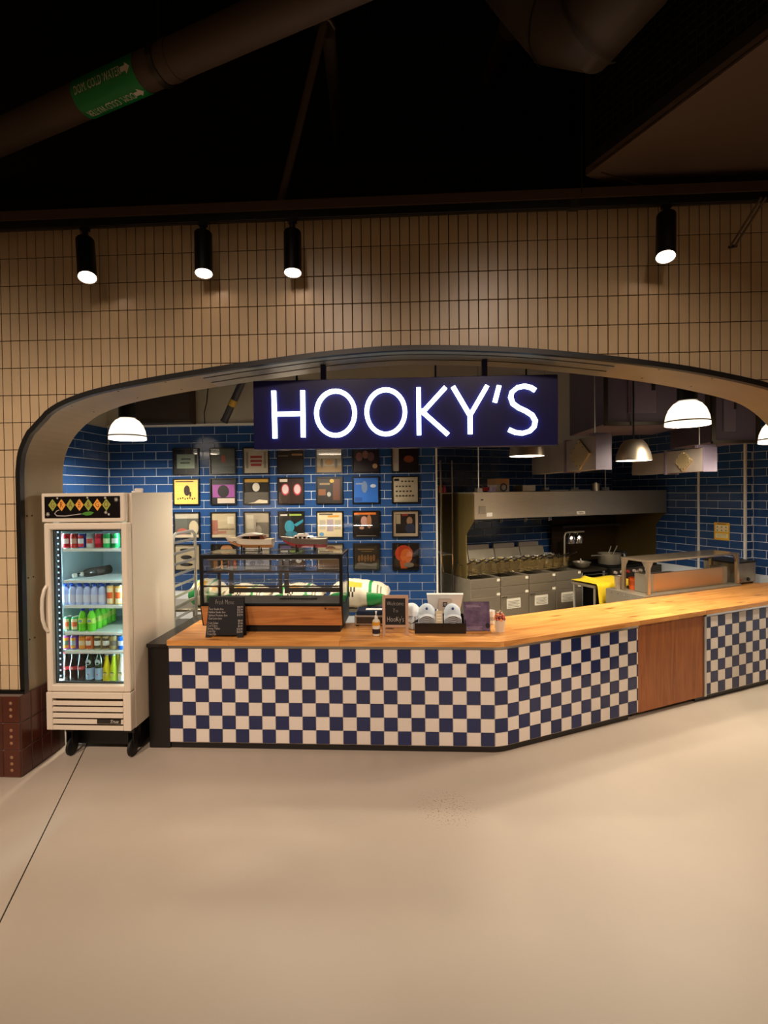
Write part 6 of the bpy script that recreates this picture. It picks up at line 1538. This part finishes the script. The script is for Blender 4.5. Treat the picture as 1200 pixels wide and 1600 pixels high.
# ================================================================== TRACK AND SPOTLIGHTS ON THE FACADE
tr = thing('light_track', 'black lighting track along the top of the tiled facade', 'track', (0, 3.40, 3.8145))
mb = MB(); mb.box(-3.6, 3.6, -0.02, 0.02, 0, 0.0535, M_black, 0.002); mb.build('rail', tr)
mb = MB(); mb.box(-3.6, 3.6, -0.009, 0.009, -0.0015, 0.001, M_steeld); mb.build('conductor_slot', tr)
mb = MB(); mb.box(W(897, 330, 3.4).x - 0.03, W(897, 330, 3.4).x + 0.03, -0.022, 0.022, -0.006, 0.05, flat('2A2624')); mb.build('coupler', tr)
names = ('leftmost black cylinder spotlight on the facade track', 'second black cylinder spotlight from the left on the facade track', 'black cylinder spotlight above the sign\'s first letter', 'black cylinder spotlight alone at the right end of the facade track')
for k, (pt, pb, lean) in enumerate((((133, 377), (136.5, 434), 0.10), ((317.5, 366), (318.5, 428), 0.06), ((457, 364), (457.5, 427), 0.05), ((1041, 338), (1040, 402), 0.10))):
    Yt = 3.40
    a = W(pt[0], pt[1], Yt); b = W(pb[0], pb[1], Yt - lean)
    sp_ = thing('track_spotlight', names[k], 'spotlight', (a.x, Yt, 3.8145), 0, 'track spotlights')
    la, lb = a - Vector((a.x, Yt, 3.8145)), b - Vector((a.x, Yt, 3.8145)); ax = (lb - la).normalized()
    mb = MB(); mb.box(-0.028, 0.028, -0.018, 0.018, -0.022, 0.0, M_black, 0.003); mb.cyl((0, 0, -0.02), (0, 0, la.z - 0.0), 0.02, 0.02, M_black, 10); mb.build('adapter', sp_)
    mb = MB(); mb.tube([la, lb - ax * 0.005, lb], [0.058, 0.058, 0.058], M_black, 24, cap=False); q = ax.to_track_quat('Z', 'Y').to_matrix().to_4x4()
    mb.lathe([(0, 0), (0.045, 0), (0.058, 0.006)], M_black, 24, Matrix.Translation(la - ax * 0.004) @ q); mb.build('housing', sp_)
    mb = MB(); mb.lathe([(0, -0.028), (0.042, -0.026), (0.054, -0.004)], mat('spot_reflector', 'FFFFFF', 0.4, emis='FFDCC0', es=4.0 if k in (1, 2) else 7.0), 24, Matrix.Translation(lb) @ q); mb.build('lit_reflector', sp_)
    tgt = Vector((b.x, 2.3, 0.0))
    l = spot('track_light', b + ax * 0.012, tgt, 25, (1.0, 0.78, 0.55), R(48), 0.7, 0.04)

# ================================================================== DARK HALL CEILING
# insulated cold-water pipe with its green marker
ZP = 4.4
pa, pb, pl0, pl1 = G(-160, 287, ZP), G(640, -72, ZP), G(134, 156, ZP), G(227, 113.5, ZP)
dr_ = (pb - pa).normalized(); PR = 0.095
cw_ = thing('water_pipe', 'large insulated pipe with a green cold-water marker under the dark ceiling', 'pipe', pa)
mb = MB(); mb.cyl((0, 0, 0), pb - pa, PR, PR, M_pipe, 28); mb.build('pipe_jacket', cw_)
k_ = (G(262, 95, ZP) - pa).dot(dr_); mb = MB(); mb.cyl(dr_ * k_, dr_ * (k_ + 0.05), PR + 0.004, PR + 0.004, M_pipe, 28); mb.build('jacket_seam', cw_)
k_ = (G(245, 100, ZP) - pa).dot(dr_); mb = MB(); mb.cyl(dr_ * k_, dr_ * (k_ + 0.04), PR + 0.008, PR + 0.008, M_steeld, 24); mb.cyl(dr_ * k_ + Vector((0, 0, PR)), dr_ * k_ + Vector((0, 0, 2.4)), 0.010, 0.010, M_steeld, 6); mb.build('pipe_hanger', cw_)
k0, k1 = (pl0 - pa).dot(dr_), (pl1 - pa).dot(dr_)
mb = MB(); mb.tube([dr_ * k0, dr_ * k1], PR + 0.003, flat('12803C', 0.45), 32, cap=False); mk = mb.build('marker_sleeve', cw_)
# lettering wrapped on the pipe: x along the pipe, angle round it
xax = dr_; side = Vector((0, 0, 1)).cross(dr_).normalized()       # horizontal normal away from / towards camera
toc = (cam_pos - (pl0 + pl1) / 2); toc -= dr_ * toc.dot(dr_); toc.normalize(); upv = xax.cross(toc) * -1
if upv.z < 0: upv = -upv
def wrap_text(s, k_mid, ang0, size, m, flip=False, sx=1.0):
    cu = bpy.data.curves.new('lettering', 'FONT'); cu.body = s; cu.size = size; cu.align_x = 'CENTER'; cu.align_y = 'CENTER'; cu.resolution_u = 2
    t = bpy.data.objects.new('lettering', cu); col.objects.link(t); me = bpy.data.meshes.new_from_object(t.evaluated_get(bpy.context.evaluated_depsgraph_get()))
    bpy.data.objects.remove(t); bpy.data.curves.remove(cu)
    bm = bmesh.new(); bm.from_mesh(me); bmesh.ops.triangulate(bm, faces=bm.faces[:]); 
    for v in bm.verts:
        x, y = v.co.x * sx, v.co.y
        if flip: x, y = -x, -y
        a = ang0 + y / PR
        v.co = xax * (k_mid + x) + (toc * math.cos(a) + upv * math.sin(a)) * (PR + 0.0045)
    bm.to_mesh(me); bm.free(); me.materials.clear(); me.materials.append(m); link('lettering', me, mk)
wt = flat('D8D0C0', 0.5)
km = (k0 + k1) / 2
wrap_text('DOM. COLD WATER', km - 0.03, 0.55, 0.060, wt, sx=0.68)
wrap_text('DOM. COLD WATER', km - 0.03, -0.75, 0.060, wt, True, sx=0.68)
def arrow(ang):
    mb = MB(); kx = k1 - 0.055
    pts = [(-0.03, -0.012), (0.005, -0.012), (0.005, -0.028), (0.04, 0.0), (0.005, 0.028), (0.005, 0.012), (-0.03, 0.012)]
    P_ = []
    for x, y in pts:
        a = ang + y / PR; P_.append(xax * (kx + x) + (toc * math.cos(a) + upv * math.sin(a)) * (PR + 0.0045))
    mb.poly(P_, wt); mb.build('arrow', mk)
arrow(0.55); arrow(-0.75)
# braces hanging from a clamp
j = W(506, 38, 3.25)
br = thing('pipe_brace', 'slanted grey brace rods meeting at a clamp under the dark ceiling', 'brace', j)
mb = MB(); mb.tube([W(520, -60, 3.2) - j, Vector((0, 0, 0)), W(436, 326, 3.46) - j], 0.026, M_pipe, 10); mb.build('rod', br)
mb = MB(); mb.tube([Vector((0.02, 0.05, 0)), W(531, 230, 4.6) - j], 0.045, mat('dim_pipe', '4A3C2E', 0.7), 12); mb.build('rear_rod', br)
mb = MB(); mb.tube([(-0.07, 0, 0.0), (-0.05, -0.04, 0.02), (0, -0.06, 0.01), (0.05, -0.04, -0.02), (0.07, 0, -0.03)], 0.014, M_steeld, 8); mb.box(-0.06, -0.03, -0.03, 0.03, -0.02, 0.03, M_steeld); mb.build('clamp', br)
# round duct elbow
rd = thing('round_duct', 'thick round sheet-metal duct elbow at the top of the picture', 'duct', W(877, 37, 2.9)); o0 = W(877, 37, 2.9)
cpts = [W(700, -190, 3.1), W(815, -40, 2.98), W(877, 32, 2.9), W(925, 40, 2.75), W(990, -40, 2.55), W(1060, -170, 2.4)]
rr = 0.205
mb = MB(); mb.tube([p - o0 for p in cpts], rr, mat('dull_duct_sheet', '45382C', 0.6, noise=(3, 0.15)), 28); mb.build('elbow', rd, None, None, 50)
for p, q in ((cpts[2], cpts[3]), (cpts[1], cpts[2]), (cpts[3], cpts[4])):
    m_ = p if (p, q) != (cpts[1], cpts[2]) else p; d_ = (q - p).normalized()
    mb = MB(); mb.tube([m_ - o0 - d_ * 0.006, m_ - o0 + d_ * 0.006], rr + 0.010, flat('2C241C', 0.6), 28, cap=False); mb.build('seam_ring', rd)
mb = MB(); mb.cyl(W(800, 40, 4.2) - o0, W(770, 120, 5.2) - o0, 0.10, 0.10, mat('dim_pipe', '4A3C2E', 0.7), 16); tag(mb.build('branch_stub', rd))
# bulkhead at upper right, parallel to the kitchen run
bk0 = G(915, 275, 4.0)
bh = thing('ceiling_bulkhead', 'large boxed bulkhead with a dark mesh side in the upper right corner', 'bulkhead', bk0, PHI)
M_bh = mat('bulkhead_board', '5A4432', 0.8, noise=(1.2, 0.1))
mb = MB(); mb.box(0, 4.2, -4.5, 0.0, 0.02, 0.05, M_bh); mb.build('underside_board', bh)
mb = MB(); mb.box(0, 0.06, -4.5, 0.0, 0.0, 0.02, M_bh); mb.box(0.06, 4.2, -0.06, 0.0, 0.0, 0.02, M_bh); mb.box(0.0, 4.2, -4.5, -0.06, 0.012, 0.02, M_bh); mb.build('edge_board', bh)
mb = MB(); mb.box(0, 0.05, -4.5, 0, 0.05, 0.12, M_steeld); mb.box(0, 0.05, -0.05, 0, 0.12, 2.5, M_steeld); mb.box(0, 0.05, -4.5, 0, 1.05, 1.12, M_steeld); mb.build('side_frame', bh)
mb = MB()
for k in range(90):
    y = -0.05 - k * 0.048; mb.box(0.02, 0.026, y - 0.006, y, 0.12, 1.05, flat('241C16', 0.6))
for k in range(19):
    z = 0.15 + k * 0.048; mb.box(0.02, 0.026, -4.4, -0.05, z, z + 0.006, flat('241C16', 0.6))
tag(mb.build('side_mesh', bh), kind='stuff')
mb = MB(); mb.box(0.06, 4.2, -4.5, -0.001, 0.06, 2.5, M_dark); mb.build('core', bh)
mb = MB(); hh_ = W(909, 302, 3.3); tag(mb.cyl(hh_, hh_ + Vector((0, 0, 2.6)), 0.005, 0.005, M_steeld, 6).build('hanger_wire'), 'thin vertical hanger wire left of the bulkhead corner', 'wire')
# folded shutter arm on the facade at the right
fa = thing('stay_arm', 'thin dark twin-rod stay against the tiles at the right edge', 'bracket', W(1145, 380, 3.46))
o0 = W(1145, 380, 3.46)
for dx in (0, 7): mb = MB(); mb.cyl(W(1141 + dx, 385, 3.47) - o0, W(1190 + dx, 308, 3.25) - o0, 0.007, 0.007, flat('4A3A2C', 0.4), 6); mb.build('rod', fa)
mb = MB(); mb.cyl(W(1139, 386, 3.475) - o0, W(1151, 384, 3.475) - o0, 0.010, 0.010, M_black, 8); mb.build('end_pin', fa)
